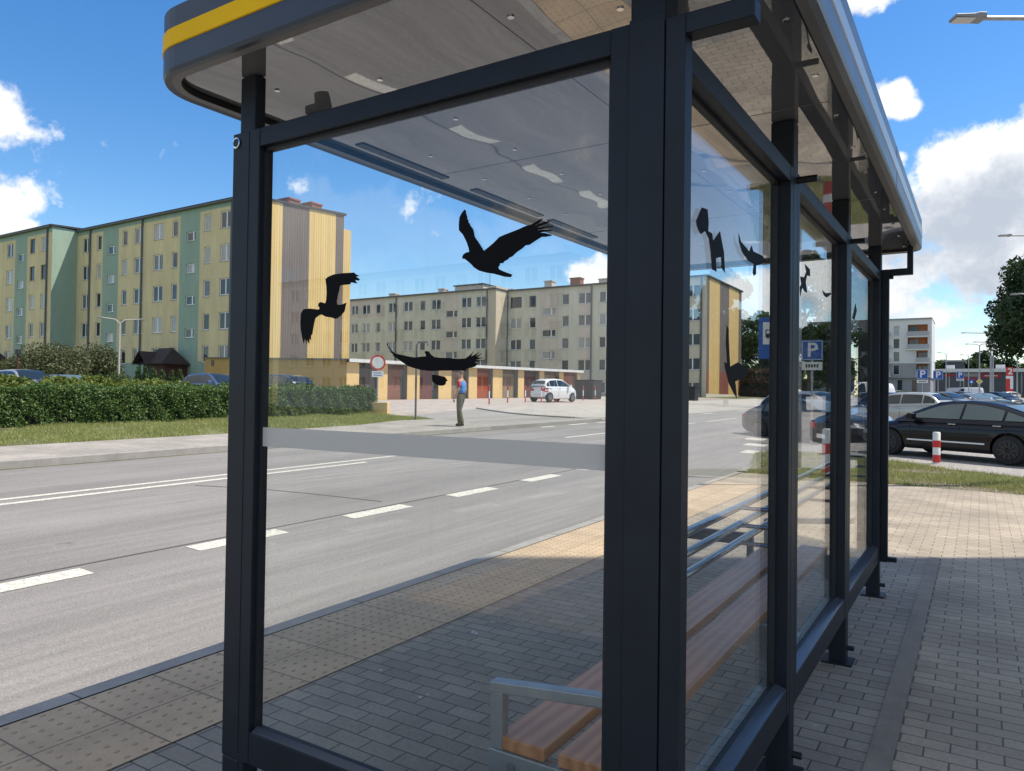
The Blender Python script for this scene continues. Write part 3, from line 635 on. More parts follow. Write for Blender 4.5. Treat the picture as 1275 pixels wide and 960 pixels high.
cl = MB(); r0 = ring(.074, ZR + .027); cl.add(r0, [tuple(range(len(r0)))]); cl.add([(x, y, z + .012) for x, y, z in r0], [tuple(reversed(range(len(r0))))])
P('ceiling', cl, 'ceiling')
for y in (3.05, 4.75):
    sm = MB(); sm.box(-2.47, -.5, y - .002, y + .002, ZR + .0262, ZR + .0275); P('ceiling_seam', sm, 'lip')
sm = MB(); sm.box(-1.25, -1.246, 1.62, 6.5, ZR + .0263, ZR + .0276); P('ceiling_seam', sm, 'lip')
for y in np.arange(1.85, 6.5, .46):
    for x in (-2.25, -1.85, -1.2, -.9, -.5):
        sc_ = MB(); sc_.tube([(x, y + (.13 if x in (-1.85, -.9) else 0), ZR + .0235), (x, y + (.13 if x in (-1.85, -.9) else 0), ZR + .031)], .011, 8); P('ceiling_screw', sc_, 'chrome')
for y0, y1 in ((2.46, 3.11), (3.37, 4.12), (4.25, 4.92)):
    s = MB(); s.box(-2.445, -2.395, y0, y1, ZR + .022, ZR + .0275); P('light_slot', s, 'bolt')
sp = MB(); sp.tube([(-2.29, 2.12, ZR + .026), (-2.29, 2.12, ZR - .005)], .034, 18); sp.tube([(-2.29, 2.12, ZR - .005), (-2.29, 2.11, ZR - .06)], [.036, .030], 18); sp.box(-2.36, -2.28, 2.085, 2.155, ZR - .012, ZR + .02)
P('ceiling_camera', sp, 'fascia', smooth=True)
# drain hole ring at the top of the near left post
rg = MB(); cx, cz = XL + .022, ZT - .035
rg.add([(cx + .02 * math.cos(a), Y0 - .004, cz + .02 * math.sin(a)) for a in np.linspace(0, 2 * PI, 17)[:-1]] + [(cx + .015 * math.cos(a), Y0 - .005, cz + .015 * math.sin(a)) for a in np.linspace(0, 2 * PI, 17)[:-1]], [(k, (k + 1) % 16, 16 + (k + 1) % 16, 16 + k) for k in range(16)])
ro = P('post_socket', rg, 'chrome')
rg = MB(); rg.add([(cx + .0155 * math.cos(a), Y0 - .0035, cz + .0155 * math.sin(a)) for a in np.linspace(0, 2 * PI, 17)[:-1]], [tuple(range(16))]); P('post_socket', rg, 'bolt')
# grooves on the near frame
gv = MB(); gv.box(XL + .0885, XL + .0905, Y0 - .0006, Y0 + .002, .3, ZT - .005); P('frame_groove', gv, 'bolt')

# bench inside the shelter
BE = empty('bench', (-1.13, 3.9, gy(3.9)), 'two-plank wooden bench with grey steel armrests inside the glass shelter', 'bench')
def Q(name, mb, m, **k): return mb.build(name, m, BE, slope=True, **k)
for x0, x1 in ((-1.335, -1.155), (-1.105, -.925)):
    mb = MB(); mb.box(x0, x1, 2.03, 5.72, .420, .462); Q('plank', mb, 'wood', bevel=.004)
for y in (2.02, 3.80, 5.66):
    mb = MB(); mb.prism([(-1.36, .33), (-1.36, .418), (-.80, .418), (-.74, .40), (-.74, .20), (-.84, .20), (-1.0, .30)], 'y', y, y + .045)
    o = Q('support_bracket', mb, 'galv', bevel=.003)
    for xc in (-1.27, -1.0, -.86):
        mb = MB(); mb.tube([(xc, y - .004, .375), (xc, y + .049, .375)], .016, 12)
        h = mb.build('bracket_bolt', 'lip', None, slope=True); h.data.transform(Matrix.Translation(-BE.location)); h.parent = o
for y in (2.025, 5.66):
    mb = MB(); mb.box(-1.358, -1.310, y, y + .04, .418, .603)
    mb.prism([(-1.36, .597), (-1.36, .634), (-.74, .697), (-.74, .660)], 'y', y - .002, y + .043)
    Q('armrest', mb, 'galv', bevel=.004)
for x, z in ((-.88, 1.09), (-.88, 1.015), (-.88, .94)):
    mb = MB(); mb.tube([(x, 1.95, z), (x, 6.25, z)], .016, 14); Q('back_rail', mb, 'steel', smooth=True)
for y in (3.21, 4.71, 6.2):
    for z in (1.09, 1.015, .94):
        mb = MB(); mb.tube([(-.872, y, z), (-.740, y, z)], .009, 8); Q('rail_bracket', mb, 'steel')

# ---------------------------------------------------------------- apartment blocks
M['b_yellow'] = mat('render_ochre', (.66, .55, .32), .9, 0, .13, .8, .15, 30, stretch=(1.5, 1, .35))
M['b_green'] = mat('render_green', (.29, .39, .31), .9, 0, .10, .8, .15, 30, stretch=(1.5, 1, .35))
M['b_beige'] = mat('render_beige', (.65, .60, .48), .9, 0, .13, .6, .15, 30, stretch=(1.5, 1, .35))
M['b_pink'] = mat('render_pinkish', (.65, .545, .455), .9, 0, .12, .6, .15, 30, stretch=(1.5, 1, .35))
M['b_step'] = mat('render_sand', (.56, .47, .35), .9, 0, .06, .4)
M['roof_dark'] = mat('bitumen_roof', (.045, .045, .05), .8, 0, .15, 2)
M['brick'] = mat('chimney_brick', (.30, .10, .065), .85, 0, .2, 6)
M['pipe'] = mat('grey_downpipe', (.10, .105, .115), .5)
M['win_white'] = mat('white_window_frame', (.82, .82, .81), .45)
M['win_brown'] = mat('brown_window_frame', (.13, .065, .04), .5)
M['sill'] = mat('window_sill', (.42, .42, .41), .6)
def pane(name, c, r=.06): return mat(name, c, r, 0, .3, .7, ior=1.5)
M['pane_dark'] = pane('dark_pane', (.028, .033, .042)); M['pane_blue'] = pane('bluish_pane', (.05, .065, .085)); M['pane_curtain'] = mat('curtained_pane', (.36, .36, .355), .12, 0, .35, 4, stretch=(6, 1, .4))
M['pane_half'] = mat('half_drawn_pane', (.15, .155, .16), .1, 0, .5, 3, stretch=(5, 1, .5))
PANES = ['pane_dark', 'pane_blue', 'pane_dark', 'pane_half', 'pane_curtain', 'pane_blue']
def cladding(name, col):
    m = mat(name, col, .55, 0, .14, 1.1, stretch=(1, 3, .06))
    nt = m.node_tree; N = nt.nodes; L = nt.links; b = N['Principled BSDF']
    tc = N.new('ShaderNodeTexCoord'); w = N.new('ShaderNodeTexWave'); w.bands_direction = 'Y'; w.inputs['Scale'].default_value = 1.15
    L.new(tc.outputs['Object'], w.inputs['Vector'])
    bp = N.new('ShaderNodeBump'); bp.inputs['Strength'].default_value = .8; bp.inputs['Distance'].default_value = .05; L.new(w.outputs['Fac'], bp.inputs['Height']); L.new(bp.outputs[0], b.inputs['Normal'])
    return m
M['clad_yellow'] = cladding('yellow_cladding', (.68, .46, .17)); M['clad_brown'] = cladding('brown_cladding', (.155, .115, .095)); M['clad_red'] = cladding('red_brown_cladding', (.24, .075, .05))

def facade(name, x0, x1, z0, z1, y, holes, zone, mats, parent, facing=-1, depth=.16):
    """wall in a plane y=const with real window openings; zone(x,z) -> material slot"""
    xs = {x0, x1}; zs = {z0, z1}
    for h in holes: xs |= {h[0], h[1]}; zs |= {h[2], h[3]}
    for c in zone['x']: xs.add(c)
    for c in zone['z']: zs.add(c)
    xs = sorted(x for x in xs if x0 - 1e-6 <= x <= x1 + 1e-6); zs = sorted(z for z in zs if z0 - 1e-6 <= z <= z1 + 1e-6)
    mb = MB(); o = parent.location
    for i in range(len(xs) - 1):
        if xs[i + 1] - xs[i] < 1e-5: continue
        for j in range(len(zs) - 1):
            if zs[j + 1] - zs[j] < 1e-5: continue
            xc = (xs[i] + xs[i + 1]) / 2; zc = (zs[j] + zs[j + 1]) / 2
            if any(h[0] < xc < h[1] and h[2] < zc < h[3] for h in holes): continue
            mb.add([(xs[i], y, zs[j]), (xs[i + 1], y, zs[j]), (xs[i + 1], y, zs[j + 1]), (xs[i], y, zs[j + 1])], [(0, 1, 2, 3)], zone['f'](xc, zc))
    yb = y - facing * depth
    for a, b, c, d in holes:
        mi = zone['f']((a + b) / 2, (c + d) / 2)
        mb.add([(a, y, c), (b, y, c), (b, yb, c), (a, yb, c)], [(0, 1, 2, 3)], mi); mb.add([(a, y, d), (b, y, d), (b, yb, d), (a, yb, d)], [(3, 2, 1, 0)], mi)
        mb.add([(a, y, c), (a, y, d), (a, yb, d), (a, yb, c)], [(3, 2, 1, 0)], mi); mb.add([(b, y, c), (b, y, d), (b, yb, d), (b, yb, c)], [(0, 1, 2, 3)], mi)
    mb.v = [(a - o.x, b - o.y, c - o.z) for a, b, c in mb.v]
    return mb.build(name, mats, parent, recalc=False)
def window(parent, a, b, c, d, y, facing=-1, kind=2, brown=False, depth=.16, simple=False):
    """window in opening a..b x c..d: frame with mullion and sill, pane as its sub-part"""
    yb = y - facing * (depth - .001); t = .085; yf = yb + facing * .06
    lo, hi = min(yb, yf), max(yb, yf); o = parent.location
    mb = MB()
    mb.box(a, a + t, lo, hi, c, d); mb.box(b - t, b, lo, hi, c, d); mb.box(a + t, b - t, lo, hi, c, c + t); mb.box(a + t, b - t, lo, hi, d - t, d)
    if kind == 2: xm = (a + b) / 2; mb.box(xm - t * .8, xm + t * .8, lo, hi, c + t, d - t)
    if kind == 3: xm = a + (b - a) * .66; mb.box(xm - t, xm + t, lo, hi, c + t, d - t)
    ys = sorted((y + facing * .05, yb))
    mb.box(a - .04, b + .04, ys[0], ys[1], c - .03, c + .004, 1)
    mb.v = [(p - o.x, q - o.y, r - o.z) for p, q, r in mb.v]
    w = mb.build('window', ['win_brown' if brown else 'win_white', 'sill'], parent)
    g = MB(); g.box(a + t * .9, b - t * .9, lo + .012, hi - .025, c + t * .9, d - t * .9)
    g.v = [(p - o.x, q - o.y, r - o.z) for p, q, r in g.v]
    g.build('pane', random.choice(PANES), w)
    return w
def part(name, mb, m, parent, **k):
    o = parent.location; mb.v = [(p - o.x, q - o.y, r - o.z) for p, q, r in mb.v]
    return mb.build(name, m, parent, **k)
def cX(px, Y, py=420): return onY(px, py, Y).x
def cZ(px, py, Y): return onY(px, py, Y).z

# --- green and ochre block on the left
YA, YB = 38.7, 36.3
GA = empty('apartment_block', (-62, 44, 1.2), 'green and ochre five-storey apartment block with yellow and brown striped gable', 'apartment block')
zroof = cZ(284, 250, YA); z0 = 0.9
xg = -50.3; xst = cX(94, YA); xend = -125.
rows = [cZ(278.7, p, YA) for p in (273.3, 314.4, 356.6, 399, 440)]
srow = [cZ(235.5, 160 + q / 2.8235, YA) for q in (380, 492, 604, 719)]
def cols(spec, Y): return [(cX(px, Y), w, k) for px, w, k in spec]
right = cols([(105.2, 1.45, 2), (121, .85, 1), (153, .85, 1), (170.5, 1.45, 2), (194.8, 1.5, 2), (215.3, .85, 1), (255.7, .9, 1), (278.7, 1.5, 2)], YA)
right += [(xg - 3.9, 1.5, 2)] if False else []
rst = cols([(136.4, 1.35, 3), (235.5, 1.35, 3)], YA)
left = cols([(9.9, 1.4, 2), (37.9, 1.0, 1), (52, 1.0, 1), (-18, 1.0, 1), (-35, 1.4, 2), (-60, 1.4, 2)], YB); lst = cols([(23.7, 1.35, 3)], YB)
def holes_of(cs, ss):
    H = []
    for x, w, k in cs:
        for z in rows: H.append((x - w / 2, x + w / 2, z - .72, z + .72, k))
    for x, w, k in ss:
        for z in srow: H.append((x - w / 2, x + w / 2, z - .42, z + .42, k))
    return H
gz = [(cX(125.7, YA), cX(145.2, YA)), (cX(222, YA), cX(246.5, YA))]
ztop = cZ(278.7, 258, YA) ; zpl = cZ(200, 451, YA)
zr = {'x': [v for p in gz for v in p] + [cX(289, YA)], 'z': [ztop, zpl], 'f': lambda x, z: 1 if (z > ztop and x < cX(289, YA)) or z < zpl or any(a < x < b for a, b in gz) else 0}
HR = holes_of(right, rst)
facade('wall', xst, xg, z0, zroof, YA, [h[:4] for h in HR], zr, ['b_yellow', 'b_green'], GA)
for h in HR: window(GA, *h[:4], YA, kind=h[4])
gl_ = [(cX(16.5, YB), cX(31.5, YB)), (cX(-30, YB), cX(-8, YB))]
zl = {'x': [v for p in gl_ for v in p] + [cX(58, YB)], 'z': [ztop, zpl], 'f': lambda x, z: 1 if z > ztop or z < zpl or any(a < x < b for a, b in gl_) else 0}
HL = holes_of(left, lst)
facade('wall', xend, xst - .001, z0, zroof + .1, YB, [h[:4] for h in HL], zl, ['b_yellow', 'b_green'], GA)
for h in HL: window(GA, *h[:4], YB, kind=h[4], brown=(h in (HL[6], HL[11], HL[5])) )
mb = MB(); mb.add([(xst, YB, z0), (xst, YA, z0), (xst, YA, zroof + .1), (xst, YB, zroof + .1)], [(0, 1, 2, 3)]); part('step_wall', mb, 'b_green', GA)
yg = [38.7] + [onX(px, 350, xg).y for px in (321, 338.5, 350.6, 384, 417, 427)]
mb = MB(); n = 0
stripes = [0, 1, 0, 1, 0, 1]
yg[1] = yg[0] + .9; yg[2] = yg[0] + 1.7
yy_ = [yg[0], yg[3], yg[4], yg[5], yg[6]]
zg2 = onX(427, 268, xg).z
for (a, b, s_) in ((yg[0], yg[0] + 1.1, 1), (yg[0] + 1.1, yg[3], 0), (yg[3], yg[4], 1), (yg[4], yg[5], 0), (yg[5], yg[6], 1)):
    za = zroof + (zg2 - zroof) * (a - yg[0]) / (yg[6] - yg[0]); zb = zroof + (zg2 - zroof) * (b - yg[0]) / (yg[6] - yg[0])
    mb.add([(xg, a, z0), (xg, b, z0), (xg, b, zb), (xg, a, za)], [(0, 1, 2, 3)], s_)
part('gable_wall', mb, ['clad_yellow', 'clad_brown'], GA)
ye = onX(437, 300, xg - .6).y; ze = onX(432, 286, xg - .6).z
mb = MB(); mb.box(xg - 8, xg - .6, yg[6] - .3, ye, z0, ze); part('annex_wall', mb, 'clad_yellow', GA)
mb = MB()
mb.add([(xend, yg[6], z0), (xg, yg[6], z0), (xg, yg[6], zg2), (xend, yg[6], zg2)], [(0, 1, 2, 3)]); part('back_wall', mb, 'b_yellow', GA)
mb = MB(); mb.prism([(YA - .25, zroof + .002), (yg[6] + .2, zg2 + .002), (yg[6] + .2, zg2 + .22), (YA - .25, zroof + .16)], 'x', xst - .4, xg + .12)
mb.prism([(YB - .25, zroof + .102), (yg[6] + .2, zg2 + .05), (yg[6] + .2, zg2 + .27), (YB - .25, zroof + .26)], 'x', xend, xst + .15)
ro = part('roof', mb, 'roof_dark', GA)
def chimney(x, y, zb, w, d, h, parent=None, m='brick'):
    mb = MB(); mb.box(x - w / 2, x + w / 2, y - d / 2, y + d / 2, zb, zb + h); mb.box(x - w / 2 - .08, x + w / 2 + .08, y - d / 2 - .08, y + d / 2 + .08, zb + h, zb + h + .14)
    o = GA.location if parent is None else parent.location
    mb.v = [(p - o.x, q - o.y, r - o.z) for p, q, r in mb.v]; return mb
chimney(cX(110, 43), 43, zroof - .6, 2.0, .9, 2.3).build('chimney', 'brick', ro); chimney(xg - 1.6, 44.2, zroof - 1, 1.4, 1.2, 2.1).build('chimney', 'brick', ro); chimney(xg - 1.4, 46.5, zroof - 1.4, 1.6, 1.2, 2.6).build('chimney', 'brick', ro)
for px, Y in ((110.5, YA), (175.3, YA), (286.8, YA), (57, YB)):
    x = cX(px, Y); mb = MB(); mb.tube([(x, Y - .10, z0 + .1), (x, Y - .10, zroof - .05)], .085, 8); part('downpipe', mb, 'pipe', GA, smooth=True)
mb = MB(); mb.tube([(xst, YA - .2, zroof - .02), (xg, YA - .2, zroof - .02)], .09, 8); mb.tube([(xend, YB - .2, zroof + .08), (xst, YB - .2, zroof + .08)], .09, 8); part('gutter', mb, 'pipe', GA, smooth=True)

# porches at the stair entrances: gabled dark roofs on brown walls
M['porch_roof'] = mat('dark_brown_shingles', (.042, .030, .028), .85, 0, .25, 5, .4, 12); M['porch_wall'] = mat('dark_red_boards', (.085, .028, .022), .8, 0, .2, 3, stretch=(6, 6, .4)); M['door_dark'] = mat('dark_doorway', (.012, .010, .010), .6)
def porch(xc, Y, label, w=2.9, d=2.2):
    zb = T(xc, Y) + .55; e = empty('entrance_porch', (xc, Y - d / 2, zb), label, 'porch', group='porches along the green block')
    h, hr = 2.3, 3.55
    mb = MB(); mb.box(-w / 2, w / 2, -d / 2, d / 2, 0, h); mb.build('wall', 'porch_wall', e)
    mb = MB(); mb.box(-w / 2 - .004, -w / 2 + .6, -d / 2 - .006, -d / 2 + .02, 0, 2.05); mb.build('door', 'door_dark', e)
    mb = MB(); mb.box(-w * .28, w * .02, -d / 2 - .02, -d / 2 + .02, 0, 2.05); mb.build('door', 'door_dark', e)
    # roof: ridge along x, short gable towards the left
    r = MB(); ov = .45; x0, x1 = -w / 2 - .30, w / 2 + .40; y0, y1 = -d / 2 - ov, d / 2
    for t in (0, .12):
        pass
    r.add([(x0, y0, h - .12), (x1, y0, h - .12), (x1 - .9, 0, hr), (x0 + .75, 0, hr), (x0, y1, h - .12), (x1, y1, h - .12)], [(0, 1, 2, 3), (4, 3, 2, 5), (1, 5, 2), (0, 3, 4)])
    r.add([(x0, y0, h - .22), (x1, y0, h - .22), (x1, y1, h - .22), (x0, y1, h - .22)], [(0, 1, 2, 3)])
    r.add([(x0, y0, h - .22), (x1, y0, h - .22), (x1, y0, h - .12), (x0, y0, h - .12)], [(0, 1, 2, 3)]); r.add([(x0, y0, h - .22), (x0, y1, h - .22), (x0, y1, h - .12), (x0, y0, h - .12)], [(0, 1, 2, 3)]); r.add([(x1, y0, h - .22), (x1, y1, h - .22), (x1, y1, h - .12), (x1, y0, h - .12)], [(0, 1, 2, 3)])
    # front gable over the door
    r.add([(x0 + .1, y0 - .5, h - .2), (x0 + 1.1, y0 - .5, hr - .35), (x0 + 2.1, y0 - .5, h - .2), (x0 + .1, 0, h - .2), (x0 + 1.1, 0, hr - .35), (x0 + 2.1, 0, h - .2)], [(0, 1, 4, 3), (1, 2, 5, 4)])
    r.build('roof', 'porch_roof', e)
    return e
porch(cX(221, YA, 440), YA, 'dark gabled entrance porch right of the lamp post, nearest the striped gable', 3.0)
porch(cX(131, YA, 440), YA, 'dark gabled entrance porch half hidden by the brownish bush beside the lamp post', 3.3)
porch(cX(8, YB, 440), YB, 'dark gabled entrance porch behind the silver car at the left edge', 3.3)

# --- beige block in the middle
YL, YR = 76.3, 79.0
GB = empty('apartment_block', (-45, 85, 1.7), 'beige five-storey apartment block behind the garages with a brown and yellow striped end wall', 'apartment block')
x_left = -92.; xs2 = cX(617, YL); xs3 = xs2; xg2 = -25.2; z0b = 1.2
zrl = cZ(570, 364, YL); zrr = cZ(700, 358, YR)
rl = [cZ(580, p, YL) for p in (376.5, 401.8, 428.5, 454)]; rl.append(rl[-1] - 2.75)
rr_ = [cZ(642, p, YR) for p in (376.7, 402.7, 429.3)]; st_ = (rr_[0] - rr_[2]) / 2; rr_ += [rr_[2] - st_, rr_[2] - 2 * st_]
cl_ = cols([(441, 1.3, 2), (455.3, 1.5, 2), (470.2, .85, 1), (488, 1.5, 2), (507.5, 1.6, 2), (525.6, .95, 1), (542.2, 1.6, 2), (580, 1.6, 2), (598, 1.6, 2)], YL)
sl_ = cols([(561.5, 1.9, 3)], YL)
cr_ = cols([(642, 1.7, 2), (662.5, .95, 1), (703.5, 1.0, 1), (728, 1.9, 2), (754, 1.8, 2), (776, .9, 1), (812, .9, 1), (836, 1.6, 2), (862.3, 1.75, 2)], YR); sr_ = cols([(683, 2.0, 3), (795, 1.8, 3)], YR)
def hz(cs, ss, R):
    H = []
    for x, w, k in cs:
        for z in R: H.append((x - w / 2, x + w / 2, z - .68, z + .68, k))
    for x, w, k in ss:
        for a, b in zip(R[:-1], R[1:]): H.append((x - w / 2, x + w / 2, (a + b) / 2 - .1 - .42, (a + b) / 2 - .1 + .42 + .1, k))
    return H
HA = hz(cl_, sl_, rl); HB = hz(cr_, sr_, rr_)
pk = [(cX(671, YR), cX(695, YR)), (cX(721, YR), cX(736, YR)), (cX(783, YR), cX(806, YR))]
facade('wall', x_left, xs2, z0b, zrl, YL, [h[:4] for h in HA], {'x': [cX(430, YL), cX(478, YL), cX(553, YL), cX(570, YL)], 'z': [rl[0] - 1.2], 'f': lambda x, z: 1 if (cX(553, YL) < x < cX(570, YL)) or (x < cX(478, YL) and z > rl[0] - 1.2) else 0}, ['b_beige', 'b_pink'], GB)
facade('wall', xs2 + .001, xg2, z0b, zrr, YR, [h[:4] for h in HB], {'x': [v for p in pk for v in p], 'z': [], 'f': lambda x, z: 1 if any(a < x < b for a, b in pk) else 0}, ['b_beige', 'b_pink'], GB)
for i, h in enumerate(HA): window(GB, *h[:4], YL, kind=h[4])
for i, h in enumerate(HB): window(GB, *h[:4], YR, kind=h[4], brown=(i in (0, 5)))
zst = cZ(620, 355.5, YL)
mb = MB(); mb.box(xs2 - 1.1, xs2, YL - .01, YL + .25, z0b, zst); mb.box(xs2 - .3, xs2 + .002, YL, YR + .01, z0b, zst); part('step_wall', mb, 'b_step', GB)
yq = [YR] + [onX(px, 420, xg2).y for px in (883, 896, 907.5, 919.5, 923)]
zg_ = [onX(877, 344, xg2).z, onX(921, 347.5, xg2).z]
mb = MB(); zmid = onX(890, 462, xg2).z
for i in range(5):
    a, b = yq[i], yq[i + 1]; za = zrr; zb = zrr
    s_ = (1, 0, 1, 0, 1)[i]
    mb.add([(xg2, a, zmid if s_ else z0b + 1.0), (xg2, b, zmid if s_ else z0b + 1.0), (xg2, b, zb), (xg2, a, za)], [(0, 1, 2, 3)], s_)
    if s_: mb.add([(xg2, a, z0b + 1.0), (xg2, b, z0b + 1.0), (xg2, b, zmid), (xg2, a, zmid)], [(0, 1, 2, 3)], 2)
    mb.add([(xg2, a, z0b), (xg2, b, z0b), (xg2, b, z0b + 1.0), (xg2, a, z0b + 1.0)], [(0, 1, 2, 3)], 3)
part('gable_wall', mb, ['clad_yellow', 'clad_brown', 'clad_red', 'b_beige'], GB)
mb = MB(); mb.add([(x_left, yq[5], z0b), (xg2, yq[5], z0b), (xg2, yq[5], zrr), (x_left, yq[5], zrr)], [(0, 1, 2, 3)]); part('back_wall', mb, 'b_beige', GB)
mb = MB(); mb.box(x_left, xs2 + .1, YL - .3, yq[5] + .2, zrl + .001, zrl + .18); mb.box(xs2 + .11, xg2 + .15, YR - .3, yq[5] + .2, zrr + .001, zrr + .18); ro2 = part('roof', mb, 'roof_dark', GB)
def rf(x, y, zb, w, d, h, m):
    mb = chimney(x, y, zb, w, d, h, GB); return mb.build('chimney', m, ro2)
for px, w, h in ((444, 1.4, .6), (490, 1.1, 1.4), (524, 1.6, .7), (540, 1.6, .8), (551, 1.0, 1.5)): rf(cX(px, 82), 82, zrl, w, 1.0, h, 'b_pink')
for px, w, h, m in ((634, 1.6, .8, 'b_pink'), (664, 2.6, .5, 'roof_dark'), (684, 1.1, 1.5, 'b_pink'), (717.5, 1.4, 1.6, 'brick'), (752, 1.1, 1.2, 'b_pink')): rf(cX(px, 83), 83, zrr, w, 1.0, h, m)
mb = MB(); xh0, xh1 = cX(571, 81), cX(606, 81); mb.box(xh0, xh1, 80, 84, zrl + .18, zrl + 1.45); part('roof_house', mb, 'b_pink', GB); mb = MB(); mb.box(xh0 - .15, xh1 + .15, 79.8, 84.2, zrl + 1.45, zrl + 1.6); part('roof_house_cap', mb, 'roof_dark', GB)
mb = MB(); x = cX(609, 80); mb.tube([(x, 80, zrl), (x, 80, zrl + 3.6)], .035, 6); part('antenna', mb, 'pipe', GB)
for px, Y in ((493, YL), (606.2, YL), (631.8, YR), (736.3, YR), (873, YR)):
    x = cX(px, Y); mb = MB(); mb.tube([(x, Y - .1, z0b), (x, Y - .1, zrr - .05)], .10, 8); part('downpipe', mb, 'pipe', GB, smooth=True)

# --- row of garages
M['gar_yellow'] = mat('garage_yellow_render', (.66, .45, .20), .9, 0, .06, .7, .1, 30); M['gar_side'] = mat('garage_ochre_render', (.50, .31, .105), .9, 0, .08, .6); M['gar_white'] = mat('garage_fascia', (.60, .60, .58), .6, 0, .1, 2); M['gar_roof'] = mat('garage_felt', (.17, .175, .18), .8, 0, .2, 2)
M['gar_shade'] = mat('garage_reveal_shade', (.20, .19, .18), .9)  # grey reveals on the yellow pillars: their shade is put into the colour
GX, GY0 = -33.5, 33.3
GG = empty('garage_row', (GX, 48, T(GX, 48)), 'low yellow row of garages with wooden doors and a white roof edge', 'garages')
ds = [(447, 470), (482.5, 507), (522.5, 546), (562, 583.5), (594, 613.5), (625.5, 645), (652.5, 671.5), (677.5, 696), (701.5, 718.5)]
GYE = onX(722, 480, GX).y
zt0 = onX(431, 445.5, GX).z; zt1 = onX(719, 460.5, GX).z
def zt(y): return zt0 + (zt1 - zt0) * (y - GY0) / (GYE - GY0)
edges = []
for a, b in ds: edges.append((onX(a, 480, GX).y, onX(b, 480, GX).y))
mb = MB(); prev = GY0
for a, b in edges + [(GYE, GYE)]:
    q = [(GX, prev), (GX, a)]
    za, zb = T(GX, prev) - .3, T(GX, a) - .3
    mb.add([(GX, prev, za), (GX, a, zb), (GX, a, zt(a) - .28), (GX, prev, zt(prev) - .28)], [(0, 1, 2, 3)])
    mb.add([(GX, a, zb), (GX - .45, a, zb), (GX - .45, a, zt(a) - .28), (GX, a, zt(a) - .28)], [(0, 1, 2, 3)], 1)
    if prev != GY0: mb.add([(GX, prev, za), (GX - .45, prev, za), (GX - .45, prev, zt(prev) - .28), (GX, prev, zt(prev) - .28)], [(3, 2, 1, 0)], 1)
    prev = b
part('pillars', mb, ['gar_yellow', 'gar_shade'], GG)
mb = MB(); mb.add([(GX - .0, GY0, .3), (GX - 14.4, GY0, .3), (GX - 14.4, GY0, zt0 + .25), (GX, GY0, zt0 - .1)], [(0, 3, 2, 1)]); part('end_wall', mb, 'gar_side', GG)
mb = MB(); mb.add([(GX, GYE, .3), (GX - 14.4, GYE, .3), (GX - 14.4, GYE, zt1), (GX, GYE, zt1 - .1)], [(0, 1, 2, 3)]); part('end_wall', mb, 'gar_yellow', GG)
mb = MB(); mb.add([(GX + .35, GY0 - .12, zt0 - .26), (GX + .35, GYE + .1, zt1 - .26), (GX + .35, GYE + .1, zt1 - .05), (GX + .35, GY0 - .12, zt0 - .05), (GX - .5, GY0 - .12, zt0 - .27), (GX - .5, GYE + .1, zt1 - .27)], [(0, 1, 2, 3), (0, 4, 5, 1)]); part('roof_edge', mb, 'gar_white', GG)
mb = MB(); mb.add([(GX + .35, GY0 - .12, zt0 - .05), (GX + .35, GYE + .1, zt1 - .05), (GX - 14.5, GYE + .1, zt1 + .3), (GX - 14.5, GY0 - .12, zt0 + .3)], [(0, 1, 2, 3)]); mb.add([(GX + .35, GY0 - .12, zt0 - .05), (GX - 14.5, GY0 - .12, zt0 + .3), (GX - 14.5, GY0 - .12, zt0 + .22), (GX + .35, GY0 - .12, zt0 - .13)], [(0, 1, 2, 3)]); part('roof', mb, 'gar_roof', GG)
dcol = [(.10, .07, .055), (.24, .10, .065), (.16, .06, .05), (.25, .16, .10), (.36, .085, .035), (.27, .19, .12), (.13, .05, .045), (.27, .19, .11), (.36, .12, .075)]
for i, (a, b) in enumerate(edges):
    yc = (a + b) / 2; zb = T(GX, yc) - .02; zh = zt(yc) - .28; hd = (zh - zb) * .86
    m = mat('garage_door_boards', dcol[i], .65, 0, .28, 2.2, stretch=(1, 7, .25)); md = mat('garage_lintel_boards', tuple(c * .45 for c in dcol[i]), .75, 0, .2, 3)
    mb = MB(); mb.box(GX - .40, GX - .34, a + .02, b - .02 - (.35 if i in (0, 1, 2) else .12), zb, zb + hd)
    for k in range(1, 9): 
        yk = a + (b - a) * k / 9 * .94; mb.box(GX - .342, GX - .333, yk - .012, yk + .012, zb + .05, zb + hd - .05)
    part('garage_door', mb, m, GG, )
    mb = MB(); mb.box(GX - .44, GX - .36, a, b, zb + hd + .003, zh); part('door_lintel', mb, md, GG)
    mb = MB(); mb.box(GX - .45, GX - .41, a, b, zb, zb + hd); part('door_recess', mb, 'gar_shade', GG)  # grey strip left beside the door stands for its shadow
    if i < 4:
        mb = MB(); mb.tube([(GX - .31, yc, zb + 1.0), (GX - .31, yc + .1, zb + 1.0)], .03, 6); part('door_handle', mb, 'pipe', GG)
mb = MB(); xw = onY(265, 452, GY0).x; mb.box(xw - .12, xw + .12, GY0 - .06, GY0 - .002, onY(265, 452, GY0).z - .2, onY(265, 452, GY0).z + .2); part('wall_lamp', mb, 'pipe', GG)

# --- white and orange block far right
M['w_white'] = mat('white_render', (.62, .62, .61), .85, 0, .05, .3); M['w_grey'] = mat('grey_render', (.27, .275, .285), .85, 0, .06, .3); M['w_orange'] = mat('orange_brown_panel', (.42, .125, .04), .7, 0, .12, .8)
M['rail_glass'] = film('frosted_balustrade', (.42, .43, .45), .75)
DW = 168.
def cW(px, py): return CAM + ray(px, py) * (DW / 1.0)
